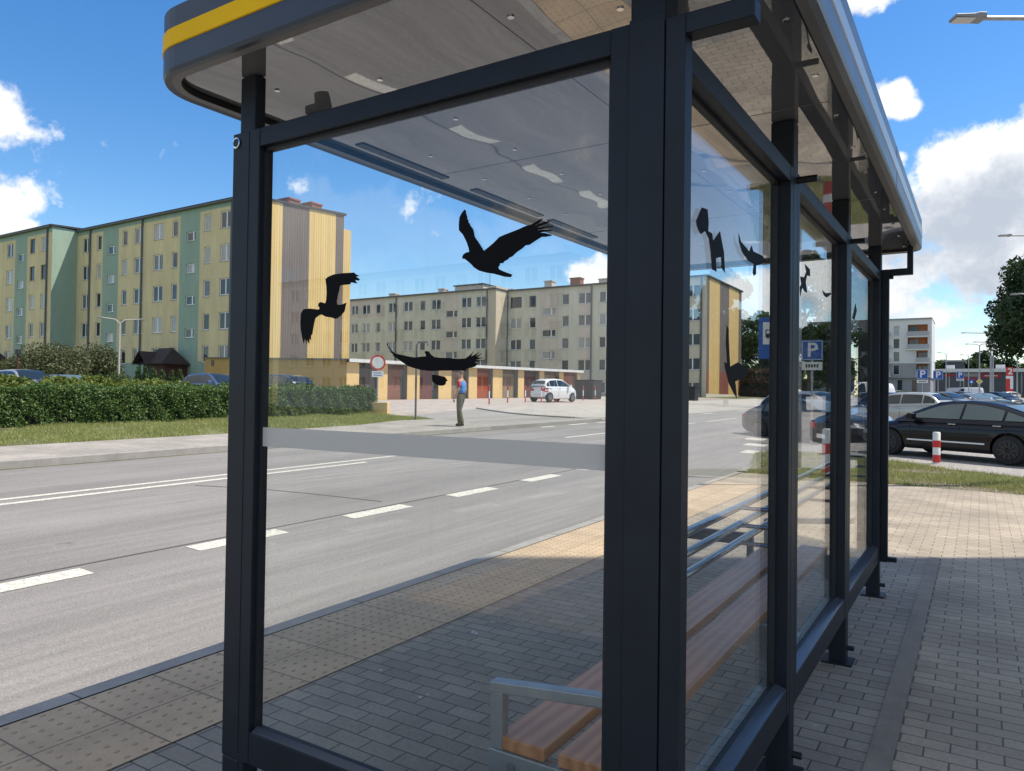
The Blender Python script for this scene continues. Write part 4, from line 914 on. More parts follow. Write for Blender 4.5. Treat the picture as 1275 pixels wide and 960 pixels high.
# facade plane y = const through px 1130
YW = at(1130, DW)[1]
WB = empty('apartment_block', (onY(1130, 470, YW).x, YW + 6, T(at(1130, DW)[0], YW)), 'white modern apartment block with orange balcony recesses far beyond the car park', 'apartment block')
xw0, xw1 = onY(1005, 440, YW).x, onY(1158.5, 440, YW).x; zwt = onY(1130, 398, YW).z; zwb = WB.location.z
fl = [onY(1130, p, YW).z for p in (411.5, 427.5, 444, 460.5)]
H = []
bal = []
for i, z in enumerate(fl):
    x_a, x_b = onY(1112, 440, YW).x, onY(1120, 440, YW).x; H.append((x_a, x_b, z - 1.15, z + 1.15, 'w'))
    x_a = onY([1130, 1130, 1141, 1141][i], 440, YW).x; x_b = onY(1155, 440, YW).x; H.append((x_a, x_b, z - 1.35, z + 1.3, 'b'))
    x_a, x_b = onY(1088, 440, YW).x, onY(1107, 440, YW).x; H.append((x_a, x_b, z - 1.35, z + 1.3, 'b'))
    x_a, x_b = onY(1066, 440, YW).x, onY(1074, 440, YW).x; H.append((x_a, x_b, z - 1.15, z + 1.15, 'w'))
zgr = onY(1130, 470.5, YW).z
facade('wall', xw0, xw1, zgr, zwt, YW, [h[:4] for h in H], {'x': [onY(1085, 440, YW).x], 'z': [fl[3] + 1.5], 'f': lambda x, z: 1 if x < onY(1085, 440, YW).x or z < fl[3] + 1.5 else 0}, ['w_white', 'w_grey'], WB, depth=1.2)
mb = MB(); mb.box(xw1 - .001, xw1 + .25, YW + .001, YW + 14, zgr, zwt); mb.box(xw0, xw1 + .25, YW + 14, YW + 14.3, zwb - 1, zwt); part('side_wall', mb, 'w_white', WB)
mb = MB(); mb.box(xw0, xw1 + .3, YW - .2, YW + 14.5, zwt + .002, zwt + .3); part('roof', mb, 'w_grey', WB)
mb = MB(); mb.box(xw0, xw1, YW + .6, YW + 14, zwb - 1.5, zgr); part('ground_floor', mb, 'w_grey', WB)
for h in H:
    a, b, c, d, k = h
    if k == 'w': window(WB, a, b, c, d, YW, kind=1, depth=.25)
    else:
        mb = MB(); mb.add([(a, YW + 1.19, c), (b, YW + 1.19, c), (b, YW + 1.19, d), (a, YW + 1.19, d)], [(0, 1, 2, 3)]); part('balcony_back', mb, 'w_orange', WB)
        window(WB, a + .2, a + 2.2, c + .1, d - .3, YW + 1.19, kind=2, depth=.03, brown=True)
        mb = MB(); mb.box(a - .1, b + .4, YW - .95, YW + 1.1, c - .25, c - .02); sl2 = part('balcony_slab', mb, 'w_white', WB)
        mb = MB(); mb.box(a - .1, b + .4, YW - .93, YW - .89, c - .02, c + 1.05); part('balustrade', mb, 'rail_glass', WB)
mb = MB()
for px in (1072, 1090, 1118, 1136): x = onY(px, 480, YW).x; mb.box(x - .1, x + .8, YW + .5, YW + .62, zwb, zgr - .5)
part('ground_window', mb, 'pane_dark', WB)

# --- low shop building with red sign panels
M['s_dark'] = mat('shop_dark_panel', (.055, .060, .075), .45, 0, .1, .3); M['s_red'] = mat('shop_red_sign', (.30, .022, .035), .5); M['s_grey'] = mat('shop_grey_panel', (.26, .265, .28), .6); M['s_white'] = mat('shop_white_trim', (.60, .60, .60), .6)
YS = at(1200, 190)[1]
SBx0, SBx1 = onY(1158, 470, YS).x, onY(1330, 470, YS).x
zs = [onY(1200, p, YS).z for p in (459.3, 463.5, 472.5, 488.5)]
SB = empty('shop', ((SBx0 + SBx1) / 2, YS + 10, zs[3] - .5), 'long low shop building with red sign panels behind the car park', 'shop')
mb = MB(); mb.box(SBx0, SBx1, YS, YS + 25, zs[3] - 2, zs[1]); part('wall', mb, 's_dark', SB)
mb = MB(); mb.box(SBx0 - .4, SBx1 + .4, YS - .8, YS + 25.3, zs[1] + .002, zs[0]); part('roof', mb, 's_white', SB)
for p0, p1, q0, q1, m in ((1175, 1192, 466, 468.6, 's_red'), (1200, 1217, 470, 473.5, 's_red'), (1221, 1247, 465, 470.5, 's_red'), (1200, 1219, 464.6, 469, 's_grey'), (1160, 1172, 466, 472, 's_red')):
    mb = MB(); a, b = onY(p0, 470, YS).x, onY(p1, 470, YS).x; mb.box(a, b, YS - .12, YS - .01, onY(1200, q1, YS).z, onY(1200, q0, YS).z); o = part('sign_panel', mb, m, SB)
mb = MB()
for p0, p1 in ((1226, 1229), (1229.6, 1231.5), (1232, 1234), (1234.8, 1237), (1237.6, 1240), (1240.5, 1242)): mb.box(onY(p0, 470, YS).x, onY(p1, 470, YS).x, YS - .2, YS - .13, onY(1200, 468.6, YS).z, onY(1200, 467.4, YS).z)
part('sign_lettering', mb, 's_white', SB)
for px in (1164, 1182, 1200, 1218, 1236, 1254, 1272):
    mb = MB(); x = onY(px, 470, YS).x; mb.box(x - .15, x + .15, YS - .08, YS - .01, zs[3] - 2, zs[1] - .02); part('wall_mullion', mb, 's_grey', SB)
for px in (1182.5, 1246):
    mb = MB(); x = onY(px, 460, YS).x; mb.box(x - 1, x + 1, YS + 2, YS + 4, zs[0], zs[0] + 1.1); part('roof_unit', mb, 's_white', SB)
mb = MB(); a, b = onY(1177, 450, YS + 40).x, onY(1200, 450, YS + 40).x
SH2 = empty('warehouse', ((a + b) / 2, YS + 45, zs[3]), 'dark flat-roofed hall showing above the shop roof', 'building')
mb.box(a, b, YS + 40, YS + 60, zs[3] - 1, onY(1188, 450.5, YS + 40).z); part('wall', mb, 's_dark', SH2)
mb = MB(); mb.box(a - .5, b + .5, YS + 39.6, YS + 60.5, onY(1188, 450.5, YS + 40).z + .002, onY(1188, 449.3, YS + 40).z + .2); part('roof', mb, 's_grey', SH2)

# --- unseen blocks: one added to shade the pavement, one mirrored in the glass
SHB = empty('apartment_block', (11, 8.3, 0), 'tall plain block, unseen, added beside the pavement to shade the shelter', 'apartment block')
bh = math.tan(SUN_EL) / math.cos(SUN_AZ) * (6 + 3.97)
Hh = [(6.7 + 2.2 * k, 7.9 + 2.2 * k, 2 + 2.8 * j, 3.4 + 2.8 * j, 2) for k in range(4) for j in range(5)]
facade('wall', 6, 16, -.6, bh, 5.75, [h[:4] for h in Hh], {'x': [], 'z': [], 'f': lambda x, z: 0}, ['b_beige'], SHB)
for h in Hh: window(SHB, *h[:4], 5.75, kind=2)
mb = MB(); mb.box(6, 16, 5.75 + .2, 12.42, -.6, bh); part('core_wall', mb, 'b_beige', SHB)
mb = MB(); mb.box(6, 16.1, 5.75 - .02, 12.42, bh + .001, bh + .06); part('roof', mb, 'roof_dark', SHB)
RB = empty('apartment_block', (-54, -66, .2), 'long pale apartment block across the road mirrored faintly in the end pane', 'apartment block')
yr = -60.; Hh = [(-74 + 2.9 * k, -72.4 + 2.9 * k, 2.2 + 2.75 * j, 3.7 + 2.75 * j, 2) for k in range(14) for j in range(5)]
facade('wall', -76, -34, -.5, 15.6, yr, [h[:4] for h in Hh], {'x': [], 'z': [], 'f': lambda x, z: 0}, ['w_white'], RB, facing=1)
for h in Hh: window(RB, *h[:4], yr, facing=1, kind=2)
mb = MB(); mb.box(-76, -34, yr - 12, yr - .2, -.5, 15.6); part('core_wall', mb, 'w_white', RB)
mb = MB(); mb.box(-76.2, -33.8, yr - 12.2, yr + .2, 15.602, 15.8); part('roof', mb, 'roof_dark', RB)

# ---------------------------------------------------------------- vegetation
M['leaf_hedge'] = leafmat('hedge_leaves', (.046, .100, .026), (.125, .200, .055)); M['leaf_olive'] = leafmat('olive_leaves', (.062, .082, .032), (.145, .150, .068)); M['leaf_bright'] = leafmat('bright_leaves', (.085, .135, .022), (.19, .21, .035))
M['leaf_dark'] = leafmat('dark_leaves', (.014, .036, .012), (.045, .080, .022), .15); M['leaf_mid'] = leafmat('mid_leaves', (.032, .068, .018), (.090, .130, .034)); M['leaf_thuja'] = leafmat('thuja_leaves', (.030, .065, .015), (.08, .13, .03)); M['leaf_brown'] = leafmat('copper_leaves', (.09, .05, .035), (.15, .09, .06))
M['bark'] = mat('bark', (.085, .065, .05), .95, 0, .3, 9, .6, 30); M['hedge_core'] = mat('hedge_twigs', (.012, .016, .007), .95, 0, .3, 4); M['blade'] = leafmat('grass_blades', (.20, .26, .062), (.42, .44, .145), .35); M['blade_dry'] = leafmat('dry_grass_blades', (.27, .245, .105), (.47, .41, .22), .35)
def hedge(name, label, x0, x1, y0, y1, h, m='leaf_hedge', n=24000, size=.05, cat='hedge', group=None, wob=.07, taper=.06):
    yc, xc = (y0 + y1) / 2, (x0 + x1) / 2
    e = empty(name, (xc, yc, T(xc, yc)), label, cat, group=group)
    # twiggy core
    mb = MB(); k = 12; vs = []; 
    for i in range(k + 1):
        y = y0 + .12 + (y1 - y0 - .24) * i / k
        for x, z in ((x0 + .14, .06), (x0 + .16, h - .14), (x1 - .16, h - .14), (x1 - .14, .06)):
            vs.append((x + rng.normal() * .02 - xc, y - yc, T(x, y) - e.location.z + z + rng.normal() * .02))
    fs = [(i * 4 + a, i * 4 + (a + 1) % 4, i * 4 + 4 + (a + 1) % 4, i * 4 + 4 + a) for i in range(k) for a in range(4)] + [(0, 1, 2, 3), (4 * k + 3, 4 * k + 2, 4 * k + 1, 4 * k)]
    mb.add(vs, fs); mb.build('twigs', 'hedge_core', e)
    A = [(y1 - y0) * h, (y1 - y0) * h, (x1 - x0) * (y1 - y0), (x1 - x0) * h, (x1 - x0) * h]; A = np.array(A, float); A[1] *= .55; A /= A.sum()
    c = rng.choice(5, n, p=A); u = rng.random(n); v = rng.random(n); X = np.zeros(n); Y = np.zeros(n); Z = np.zeros(n); NR = np.zeros((n, 3))
    s = c == 0; X[s] = x1; Y[s] = y0 + (y1 - y0) * u[s]; Z[s] = h * v[s]; NR[s] = (1, 0, .3)
    s = c == 1; X[s] = x0; Y[s] = y0 + (y1 - y0) * u[s]; Z[s] = h * v[s]; NR[s] = (-1, 0, .3)
    s = c == 2; X[s] = x0 + (x1 - x0) * u[s]; Y[s] = y0 + (y1 - y0) * v[s]; Z[s] = h; NR[s] = (0, 0, 1)
    s = c == 3; X[s] = x0 + (x1 - x0) * u[s]; Y[s] = y0; Z[s] = h * v[s]; NR[s] = (0, -1, .3)
    s = c == 4; X[s] = x0 + (x1 - x0) * u[s]; Y[s] = y1; Z[s] = h * v[s]; NR[s] = (0, 1, .3)
    low = wob * (np.sin(Y * 2.3 + Z * 4.1) + np.sin(Y * 5.1 - Z * 3.3 + 1) + np.sin(Y * 9.7 + X * 8 + Z * 7) * .7)
    dp = rng.exponential(.055, n) - .03
    X += NR[:, 0] * (low - dp); Y += NR[:, 1] * (low - dp); Z += (NR[:, 2] > .9) * (low * .8 - dp * 1.2)
    Z = np.clip(Z + rng.normal(size=n) * .02, .03, h + .2)
    X += -np.sign(X - xc) * taper * (Z / h)
    keep = ~((np.sin(Y * 6.3 + 2 * np.sin(Z * 5)) + np.sin(Y * 14.1 + Z * 9) > 1.25) & (Z < h * .3))
    zz = np.array([T(a, b) for a, b in zip(X[::40], Y[::40])]); 
    tz = np.interp(X, XS, RS) + G * Y - e.location.z
    Pn = np.stack([X - xc, Y - yc, Z + tz], 1)[keep]
    fastmesh('foliage', leafquads(Pn, size, NR[keep], .5), 4, m, e)
    if n > 20000:      # fresh pale shoots sticking out of the clipped faces
        k = rng.choice(len(Pn), 5200, replace=False); Q_ = Pn[k] + NR[keep][k] * rng.uniform(.02, .10, (len(k), 1)); fastmesh('shoots', leafquads(Q_, size * .9, NR[keep][k], .2), 4, 'leaf_bright', e)
    return e
def blob_points(centers, radii, n, squash=1.):
    k = len(centers); w = np.array([r ** 2 for r in radii]); w /= w.sum(); c = rng.choice(k, n, p=w)
    d = rng.normal(size=(n, 3)); d /= np.linalg.norm(d, axis=1)[:, None]
    rr = (rng.random(n) ** .45)
    C = np.array(centers)[c]; R = np.array(radii)[c]
    P = C + d * (R * rr)[:, None] * np.array([1, 1, squash])
    return P, d
def bush(label, x, y, w, h, m, n, size, name='shrub', cat='shrub', group=None, k=9, d=None, cone=False):
    d = d or w; e = empty(name, (x, y, T(x, y)), label, cat, group=group)
    cs = []; rs = []
    for i in range(k):
        a = rng.random() * 2 * PI; r = math.sqrt(rng.random()) * .36; zc = rng.uniform(.32, .70)
        cs.append((math.cos(a) * w * r, math.sin(a) * d * r, h * zc * (1 - .5 * r))); rs.append(min(w, h) * rng.uniform(.22, .34))
    if cone:
        cs = [(rng.normal() * .02, rng.normal() * .02, h * (.12 + .80 * i / (k - 1))) for i in range(k)]; rs = [w * (.46 - .34 * i / (k - 1)) for i in range(k)]
    Pn, dn = blob_points(cs, rs, n); Pn[:, 2] = np.clip(Pn[:, 2], .04, h * 1.02)
    mb = MB()
    for i in range(7): 
        c = cs[i % k]; mb.tube([(0, 0, 0), (c[0] * .4, c[1] * .4, c[2] * .5), c], [.05, .035, .015], 5)
    mb.build('branches', 'bark', e)
    fastmesh('foliage', leafquads(Pn, size, dn, .6), 4, m, e); return e
def tree(label, x, y, h, w, m, n, size, trunk=.3, base=.25, k=26, cat='tree', group=None, name='tree', squash=.9, zb=None):
    e = empty(name, (x, y, T(x, y) if zb is None else zb), label, cat, group=group)
    cs = []; rs = []
    hc = h * (1 - base)
    for i in range(k):
        t = rng.random() ** .8; a = rng.random() * 2 * PI; prof = math.sin(PI * min(1, .18 + .80 * t)) ** .7
        r = (rng.random() ** .5) * w * .5 * prof * .8
        cs.append((math.cos(a) * r, math.sin(a) * r, h * base + hc * (.08 + .84 * t))); rs.append(w * rng.uniform(.09, .19))
    Pn, dn = blob_points(cs, rs, n, .75)
    mb = MB(); pts = [(0, 0, -.1), (w * .01, .02, h * .25), (-w * .012, 0, h * .55), (0, 0, h * .85)]
    mb.tube(pts, [trunk, trunk * .75, trunk * .45, trunk * .12], 9); mb.build('trunk', 'bark', e, smooth=True)
    mb = MB()
    for c in cs[:18]:
        z0_ = max(h * .2, c[2] - h * .22); mb.tube([(0, 0, z0_), (c[0] * .5, c[1] * .5, (z0_ + c[2]) / 2 + .1), c], [trunk * .3, trunk * .18, trunk * .05], 5)
    mb.build('limbs', 'bark', e)
    fastmesh('crown', leafquads(Pn, size, dn, .5), 4, m, e); return e

hedge('hedge', 'long clipped dark green hedge on the grass across the road', -20.7, -19.75, 1.5, 21.2, .96, n=85000, size=.036, wob=.042)
hedge('hedge', 'loose yellow-green hedge behind the long clipped hedge at the left edge', -25.2, -23.9, 4.0, 15.2, .98, 'leaf_bright', 16000, .075, wob=.13)
hedge('hedge', 'low clipped hedge in front of the porch beside the lamp post', -33.5, -32.5, 16.5, 26.5, .95, 'leaf_bright', 15000, .07, wob=.08)
hedge('hedge', 'low green hedge just behind the right half of the clipped hedge', -24.6, -23.6, 15.6, 22.6, .86, 'leaf_hedge', 12000, .06, wob=.1)
x, y = at(92, 50); bush('wide brownish green bush in front of the green block', x, y, 7.4, 4.3, 'leaf_olive', 30000, .085, k=18)
x, y = at(42, 52); bush('smaller brownish bush left of the wide one, beside the first porch', x, y, 5.0, 3.7, 'leaf_olive', 14000, .085)
x, y = at(138, 46); bush('round light green bush left of the lamp post', x, y, 2.4, 2.0, 'leaf_mid', 8000, .06)
for i, (px, d, h, lb) in enumerate([(171, 40, 1.95, 'first dark conical thuja right of the lamp post'), (181, 40, 2.0, 'second thuja from the lamp post in the row before the porch'), (191, 40.3, 1.9, 'middle thuja of the row before the porch'), (202, 40.6, 1.8, 'round lighter thuja below the porch door'), (213, 41, 1.8, 'second last thuja of the row, below the porch wall'), (224, 41.3, 1.85, 'last thuja of the row, nearest the blue car')]):
    x, y = at(px, d); bush(lb, x, y, .95, h, 'leaf_thuja', 2600, .05, name='thuja', cat='thuja', group='thujas before the porch', k=9, cone=True)
x, y = at(1318, 46); tree('big dark green tree leaning in at the right edge', x, y, 10.4, 9.4, 'leaf_dark', 60000, .13, .28, .37, k=54, squash=1)
for px, d, h, w, m, lb in ((918, 104, 10.5, 9.5, 'leaf_mid', 'tall green tree just right of the striped end wall'), (946, 98, 11.5, 8, 'leaf_mid', 'tall tree behind the bus stop sign'), (972, 110, 9, 9, 'leaf_dark', 'tree hidden behind the second glass post'), (1006, 80, 8.2, 6.5, 'leaf_dark', 'dark tree behind the blue parking sign with a plate'), (1030, 84, 9.3, 6, 'leaf_mid', 'leafy tree right of the parking sign with a plate'), (1070, 84, 8.2, 5.0, 'leaf_mid', 'bright tree seen through the last pane before the far posts')):
    x, y = at(px, d); tree(lb, x, y, h, w, m, 13000, .19, .22, .08, k=24)
for i, (px, d, h, w, lb) in enumerate([(1172, 236, 11, 17, 'far tree nearest the white block, over the shop roof'), (1186, 242, 10, 12, 'far tree left of the dark hall'), (1208, 238, 12, 13, 'far tree right of the dark hall'), (1222, 240, 14.5, 14, 'far tree behind the lamp posts over the shop'), (1236, 244, 13, 14, 'far tree right of the tall lamp posts over the shop'), (1252, 240, 12, 15, 'far tree above the red totem'), (1268, 244, 12.5, 14, 'far tree over the right end of the shop'), (1286, 240, 11, 15, 'far tree beyond the big dark tree at the right edge')]):
    x, y = at(px, d); tree(lb, x, y, h, w, 'leaf_dark' if i % 2 else 'leaf_mid', 3500, .42, .3, .15, k=16, group='trees beyond the shop')
x, y = at(935, 92); hedge('hedge', 'copper-brown hedge under the trees by the striped end wall', x - 4, x + 5, y - 1, y + 1, 3.2, 'leaf_brown', 9000, .16, wob=.15)
x, y = at(1118, 84); hedge('hedge', 'low bright hedge at the foot of the white block', x - 2.5, x + 2.5, y - .6, y + .6, 1.3, 'leaf_bright', 3500, .1)
for x, y, lb in ((10.5, 62, 'added unseen tree next to the big dark one, for a dark pane reflection'), (19, 70, 'second added unseen tree along the car park, for a dark pane reflection'), (27, 78, 'third added unseen tree along the car park, for a dark pane reflection')):
    tree(lb, x, y, 13, 8.5, 'leaf_dark', 20000, .19, .26, .12, k=34)  # trees added out of view so the rear panes reflect something dark
tb = hedge('added_tree_belt', 'unseen dark belt of trees added far right to darken the pane reflections', 38, 44, 95, 300, 13, 'leaf_dark', 9000, .55, cat='tree belt', wob=.8); tb['kind'] = 'stuff'  # added out of view to cover the bright horizon mirrored in the panes
# grass: blades on the verges
def grass(name, label, poly, n, hmin, hmax, m, off=0.004, patch=.55):
    poly = np.array(poly); lo = poly.min(0); hi = poly.max(0); pts = []
    X = rng.uniform(lo[0], hi[0], n * 3); Y = rng.uniform(lo[1], hi[1], n * 3); inside = np.zeros(n * 3, bool); j = len(poly) - 1
    for i in range(len(poly)):
        a, b = poly[i], poly[j]; c = ((a[1] > Y) != (b[1] > Y)) & (X < (b[0] - a[0]) * (Y - a[1]) / (b[1] - a[1] + 1e-12) + a[0]); inside ^= c; j = i
    f = np.sin(X * 2.1 + 1.3 * np.sin(Y * 1.7)) + np.sin(Y * 2.9 + X * 1.1 + 2) + rng.normal(size=len(X)) * .8
    ok = inside & (f > -patch); X = X[ok][:n]; Y = Y[ok][:n]; f = f[ok][:n]; n = len(X)
    Z = np.interp(X, XS, RS) + G * np.minimum(Y, YMAX) + off
    h = rng.uniform(hmin, hmax, n) * (.8 + .25 * np.clip(f, -1, 2)); a = rng.random(n) * 2 * PI; w = rng.uniform(.004, .010, n)
    b = np.stack([X, Y, Z], 1); dx = np.stack([np.cos(a) * w, np.sin(a) * w, np.zeros(n)], 1); ln = np.stack([rng.normal(size=n) * h * .45, rng.normal(size=n) * h * .45, h], 1)
    V = np.stack([b - dx, b + dx, b + ln], 1).reshape(-1, 3)
    o = fastmesh(name, V, 3, m); tag(o, label, 'grass', None, 'stuff'); return o
grass('grass', 'rough green grass on the verge before the black car', GR, 34000, .04, .11, 'blade', .006, .4)
grass('grass', 'dry yellowish grass among the green on the verge before the black car', GR, 40000, .03, .09, 'blade_dry', .006, .9)
GL = [(-19.9, 4), (-15.37, 4), (-15.4, 12), (-15.72, 16.2), (-16.5, 19), (-16.5, 20.5), (-18.4, 21.2), (-19.9, 21.2)]
grass('grass', 'mown grass strip between the long hedge and the far sidewalk', GL, 60000, .04, .10, 'blade', .004, .9)
grass('grass', 'dry stalks in the grass strip between the long hedge and the far sidewalk', GL, 26000, .04, .09, 'blade_dry', .004, .6)

# ---------------------------------------------------------------- cars
M['tyre'] = mat('tyre_rubber', (.014, .014, .015), .8); M['rim'] = mat('alloy_rim', (.42, .43, .45), .3, .9); M['rim_dark'] = mat('dark_alloy_rim', (.05, .05, .055), .35, .8); M['arch'] = mat('wheel_arch_plastic', (.008, .008, .009), .9)
M['car_glass'] = mat('tinted_car_glass', (.016, .022, .022), .03, 0, ior=1.55); M['car_glass_pale'] = mat('pale_car_glass', (.10, .13, .125), .03, 0, ior=1.55); M['lamp_red'] = mat('red_lamp_glass', (.42, .012, .015), .12); M['lamp_clear'] = mat('clear_lamp_glass', (.55, .57, .6), .08); M['plate'] = mat('plate_white', (.65, .65, .62), .5); M['car_trim'] = mat('black_car_trim', (.010, .010, .011), .5)
def paint(name, c, metal=.0):
    m = mat(name, c, .28, metal); m.node_tree.nodes['Principled BSDF'].inputs['Coat Weight'].default_value = .8; m.node_tree.nodes['Principled BSDF'].inputs['Coat Roughness'].default_value = .05; return m
def dull(m):
    b = m.node_tree.nodes['Principled BSDF']; b.inputs['Coat Weight'].default_value = .25; b.inputs['Specular IOR Level'].default_value = .3; return m
PA = {'black': dull(paint('black_paint', (.003, .003, .006))), 'white': paint('white_paint', (.70, .70, .69)), 'silver': paint('silver_paint', (.40, .41, .42), .55), 'grey': paint('grey_paint', (.12, .125, .13), .4), 'blue': paint('blue_paint', (.035, .085, .20), .3), 'darkblue': paint('dark_blue_paint', (.012, .022, .055), .2), 'green': paint('dark_green_paint', (.035, .060, .022), .2), 'beige': paint('pale_grey_paint', (.36, .36, .33), .3), 'red': paint('red_paint', (.24, .02, .02))}
KINDS = {
 'sedan': dict(L=4.75, W=1.84, H=1.45, wb=(.93, 3.74), r=.335, top=[(0, .56), (.10, .70), (.35, .79), (.9, .90), (1.35, .985), (2.4, .99), (3.9, 1.01), (4.3, 1.03), (4.62, .99), (4.75, .80)], gh=[(1.08, .96), (1.5, 1.14), (1.98, 1.35), (2.3, 1.43), (2.7, 1.45), (3.1, 1.42), (3.5, 1.335), (3.92, 1.20), (4.40, 1.02)], bel=.97),
 'hatch': dict(L=4.2, W=1.78, H=1.48, wb=(.85, 3.45), r=.32, top=[(0, .55), (.08, .70), (.3, .80), (.8, .92), (1.2, 1.0), (2.4, 1.02), (3.7, 1.04), (4.05, 1.02), (4.2, .78)], gh=[(1.0, .97), (1.35, 1.15), (1.8, 1.39), (2.15, 1.47), (2.7, 1.48), (3.4, 1.44), (3.75, 1.36), (3.98, 1.2), (4.10, 1.03)], bel=.98),
 'mini': dict(L=3.42, W=1.48, H=1.50, wb=(.62, 3.0), r=.29, top=[(0, .58), (.06, .75), (.25, .88), (.6, .99), (.85, 1.03), (1.7, 1.02), (3.0, 1.03), (3.34, 1.0), (3.42, .72)], gh=[(.62, .98), (.95, 1.16), (1.35, 1.40), (1.65, 1.49), (2.2, 1.51), (2.85, 1.46), (3.12, 1.36), (3.28, 1.2), (3.36, 1.02)], bel=.99),
 'estate': dict(L=4.7, W=1.82, H=1.62, wb=(.9, 3.65), r=.34, top=[(0, .60), (.10, .76), (.35, .88), (.9, .99), (1.3, 1.06), (2.4, 1.08), (4.2, 1.10), (4.58, 1.06), (4.7, .82)], gh=[(1.15, 1.03), (1.5, 1.22), (2.0, 1.50), (2.35, 1.60), (3.0, 1.62), (3.9, 1.58), (4.2, 1.50), (4.42, 1.30), (4.56, 1.09)], bel=1.04),
 'van': dict(L=5.2, W=1.95, H=2.2, wb=(.9, 4.2), r=.35, top=[(0, .7), (.08, .9), (.3, 1.02), (.7, 1.14), (1.1, 1.22), (2.4, 1.25), (4.6, 1.25), (5.1, 1.22), (5.2, .9)], gh=[(.75, 1.15), (1.1, 1.5), (1.5, 1.95), (1.9, 2.15), (2.6, 2.2), (4.4, 2.2), (4.95, 2.14), (5.1, 1.8), (5.17, 1.25)], bel=1.18),
}
def interp(tab, x): return float(np.interp(x, [a for a, _ in tab], [b for _, b in tab]))
def car_proto(kind):
    K = KINDS[kind]; L, W, H, r = K['L'], K['W'], K['H'], K['r']; hw = W / 2; bel = K['bel']
    root = empty('parked_car', (0, 0, 0), 'car', 'car')
    def plan(x):
        f = min(1, x / .75); b = min(1, (L - x) / .7)
        return hw * (.72 + .28 * (1 - (1 - f) ** 2.2)) * (.78 + .22 * (1 - (1 - b) ** 2.2))
    def under(x): return .20 + .10 * max(0, 1 - x / .35) + .12 * max(0, 1 - (L - x) / .4)
    n = 64; xs = [L * i / n for i in range(n + 1)]; vs = []; fs = []; m_ = 15
    def sm(tab, x): return (interp(tab, x - .07) + interp(tab, x) * 2 + interp(tab, x + .07)) / 4
    for x in xs:
        w = plan(x); zt = sm(K['top'], x); zb = under(x); 
        half = [(.0, zb), (w * .80, zb), (w * .93, zb + .03), (w * .975, zb + (zt - zb) * .22), (w * .995, zb + (zt - zb) * .45), (w, zb + (zt - zb) * .66), (w * .965, zb + (zt - zb) * .84), (w * .88, zt - .035), (w * .74, zt - .004), (w * .4, zt + .012), (0, zt + .018)]
        ringp = half + [(-a, b) for a, b in reversed(half[1:-1])]
        vs += [(x, a, b) for a, b in ringp]
    k = len(ringp)
    for i in range(n): fs += [(i * k + j, i * k + (j + 1) % k, (i + 1) * k + (j + 1) % k, (i + 1) * k + j) for j in range(k)]
    fs += [tuple(range(k)), tuple(reversed(range(n * k, (n + 1) * k)))]
    mb = MB(); mb.add(vs, fs)
    # greenhouse
    def wz(z): return plan(L * .5) * (.955 - .27 * (z - bel) / (H - bel))
    g0, g1 = K['gh'][0][0], K['gh'][-1][0]; ng = 36; vs = []; fs = []
    for i in range(ng + 1):
        x = g0 + (g1 - g0) * i / ng; zt = sm(K['gh'], x) if 0 < i < ng else interp(K['gh'], x); w1 = wz(zt); w0 = wz(bel - .04)
        pl = plan(x) / plan(L * .5); pl = .5 + .5 * pl
        zb = bel - .08
        half = [(w0 * pl, zb), (w0 * pl + (w1 - w0) * .5, zb + max(.0, zt - .06 - zb) * .5), (w1 * pl, max(zb + .01, zt - .055)), (w1 * pl - .05, max(zb + .015, zt - .012)), (w1 * .5, max(zb + .02, zt + .012)), (0, max(zb + .02, zt + .02))]
        rp = half + [(-a, b) for a, b in reversed(half[:-1])]; vs += [(x, a, b) for a, b in rp]
    k2 = len(rp)
    for i in range(ng): fs += [(i * k2 + j, i * k2 + j + 1, (i + 1) * k2 + j + 1, (i + 1) * k2 + j) for j in range(k2 - 1)]
    gh = MB(); gh.add(vs, fs)
    body = mb.build('body', PA['grey'], root, smooth=True)
    # wheel wells cut out of the body
    cut = MB()
    for xw in K['wb']:
        for s in (-1, 1): cut.tube([(xw, s * (hw - .27), r), (xw, s * (hw + .2), r)], r + .055, 28)
    co = cut.build('cut', 'arch')
    bo = body.modifiers.new('b', 'BOOLEAN'); bo.object = co; bo.operation = 'DIFFERENCE'; bo.solver = 'EXACT'
    dg = bpy.context.evaluated_depsgraph_get(); me = bpy.data.meshes.new_from_object(body.evaluated_get(dg)); body.modifiers.clear(); body.data = me; me.name = 'body'
    me.polygons.foreach_set('use_smooth', [True] * len(me.polygons))
    try: me.set_sharp_from_angle(angle=math.radians(35))
    except Exception: pass
    if len(me.materials) > 1:
        pass
    bpy.data.objects.remove(co)
    cabin = gh.build('cabin', PA['grey'], root, smooth=True)
    # side windows
    gl = 'car_glass'
    def top_at(x): return sm(K['gh'], x) - .085
    x_a = next(x for x in np.arange(g0, g1, .02) if top_at(x) > bel + .05); x_b = next(x for x in np.arange(g1, g0, -.02) if top_at(x) > bel + .05)
    ws = [x_a + .02, x_a + (x_b - x_a) * (.46 if kind != 'mini' else .52), x_a + (x_b - x_a) * (.80 if kind != 'mini' else .86), x_b - .03]
    if kind == 'van': ws = [x_a + .02, x_a + 1.25]
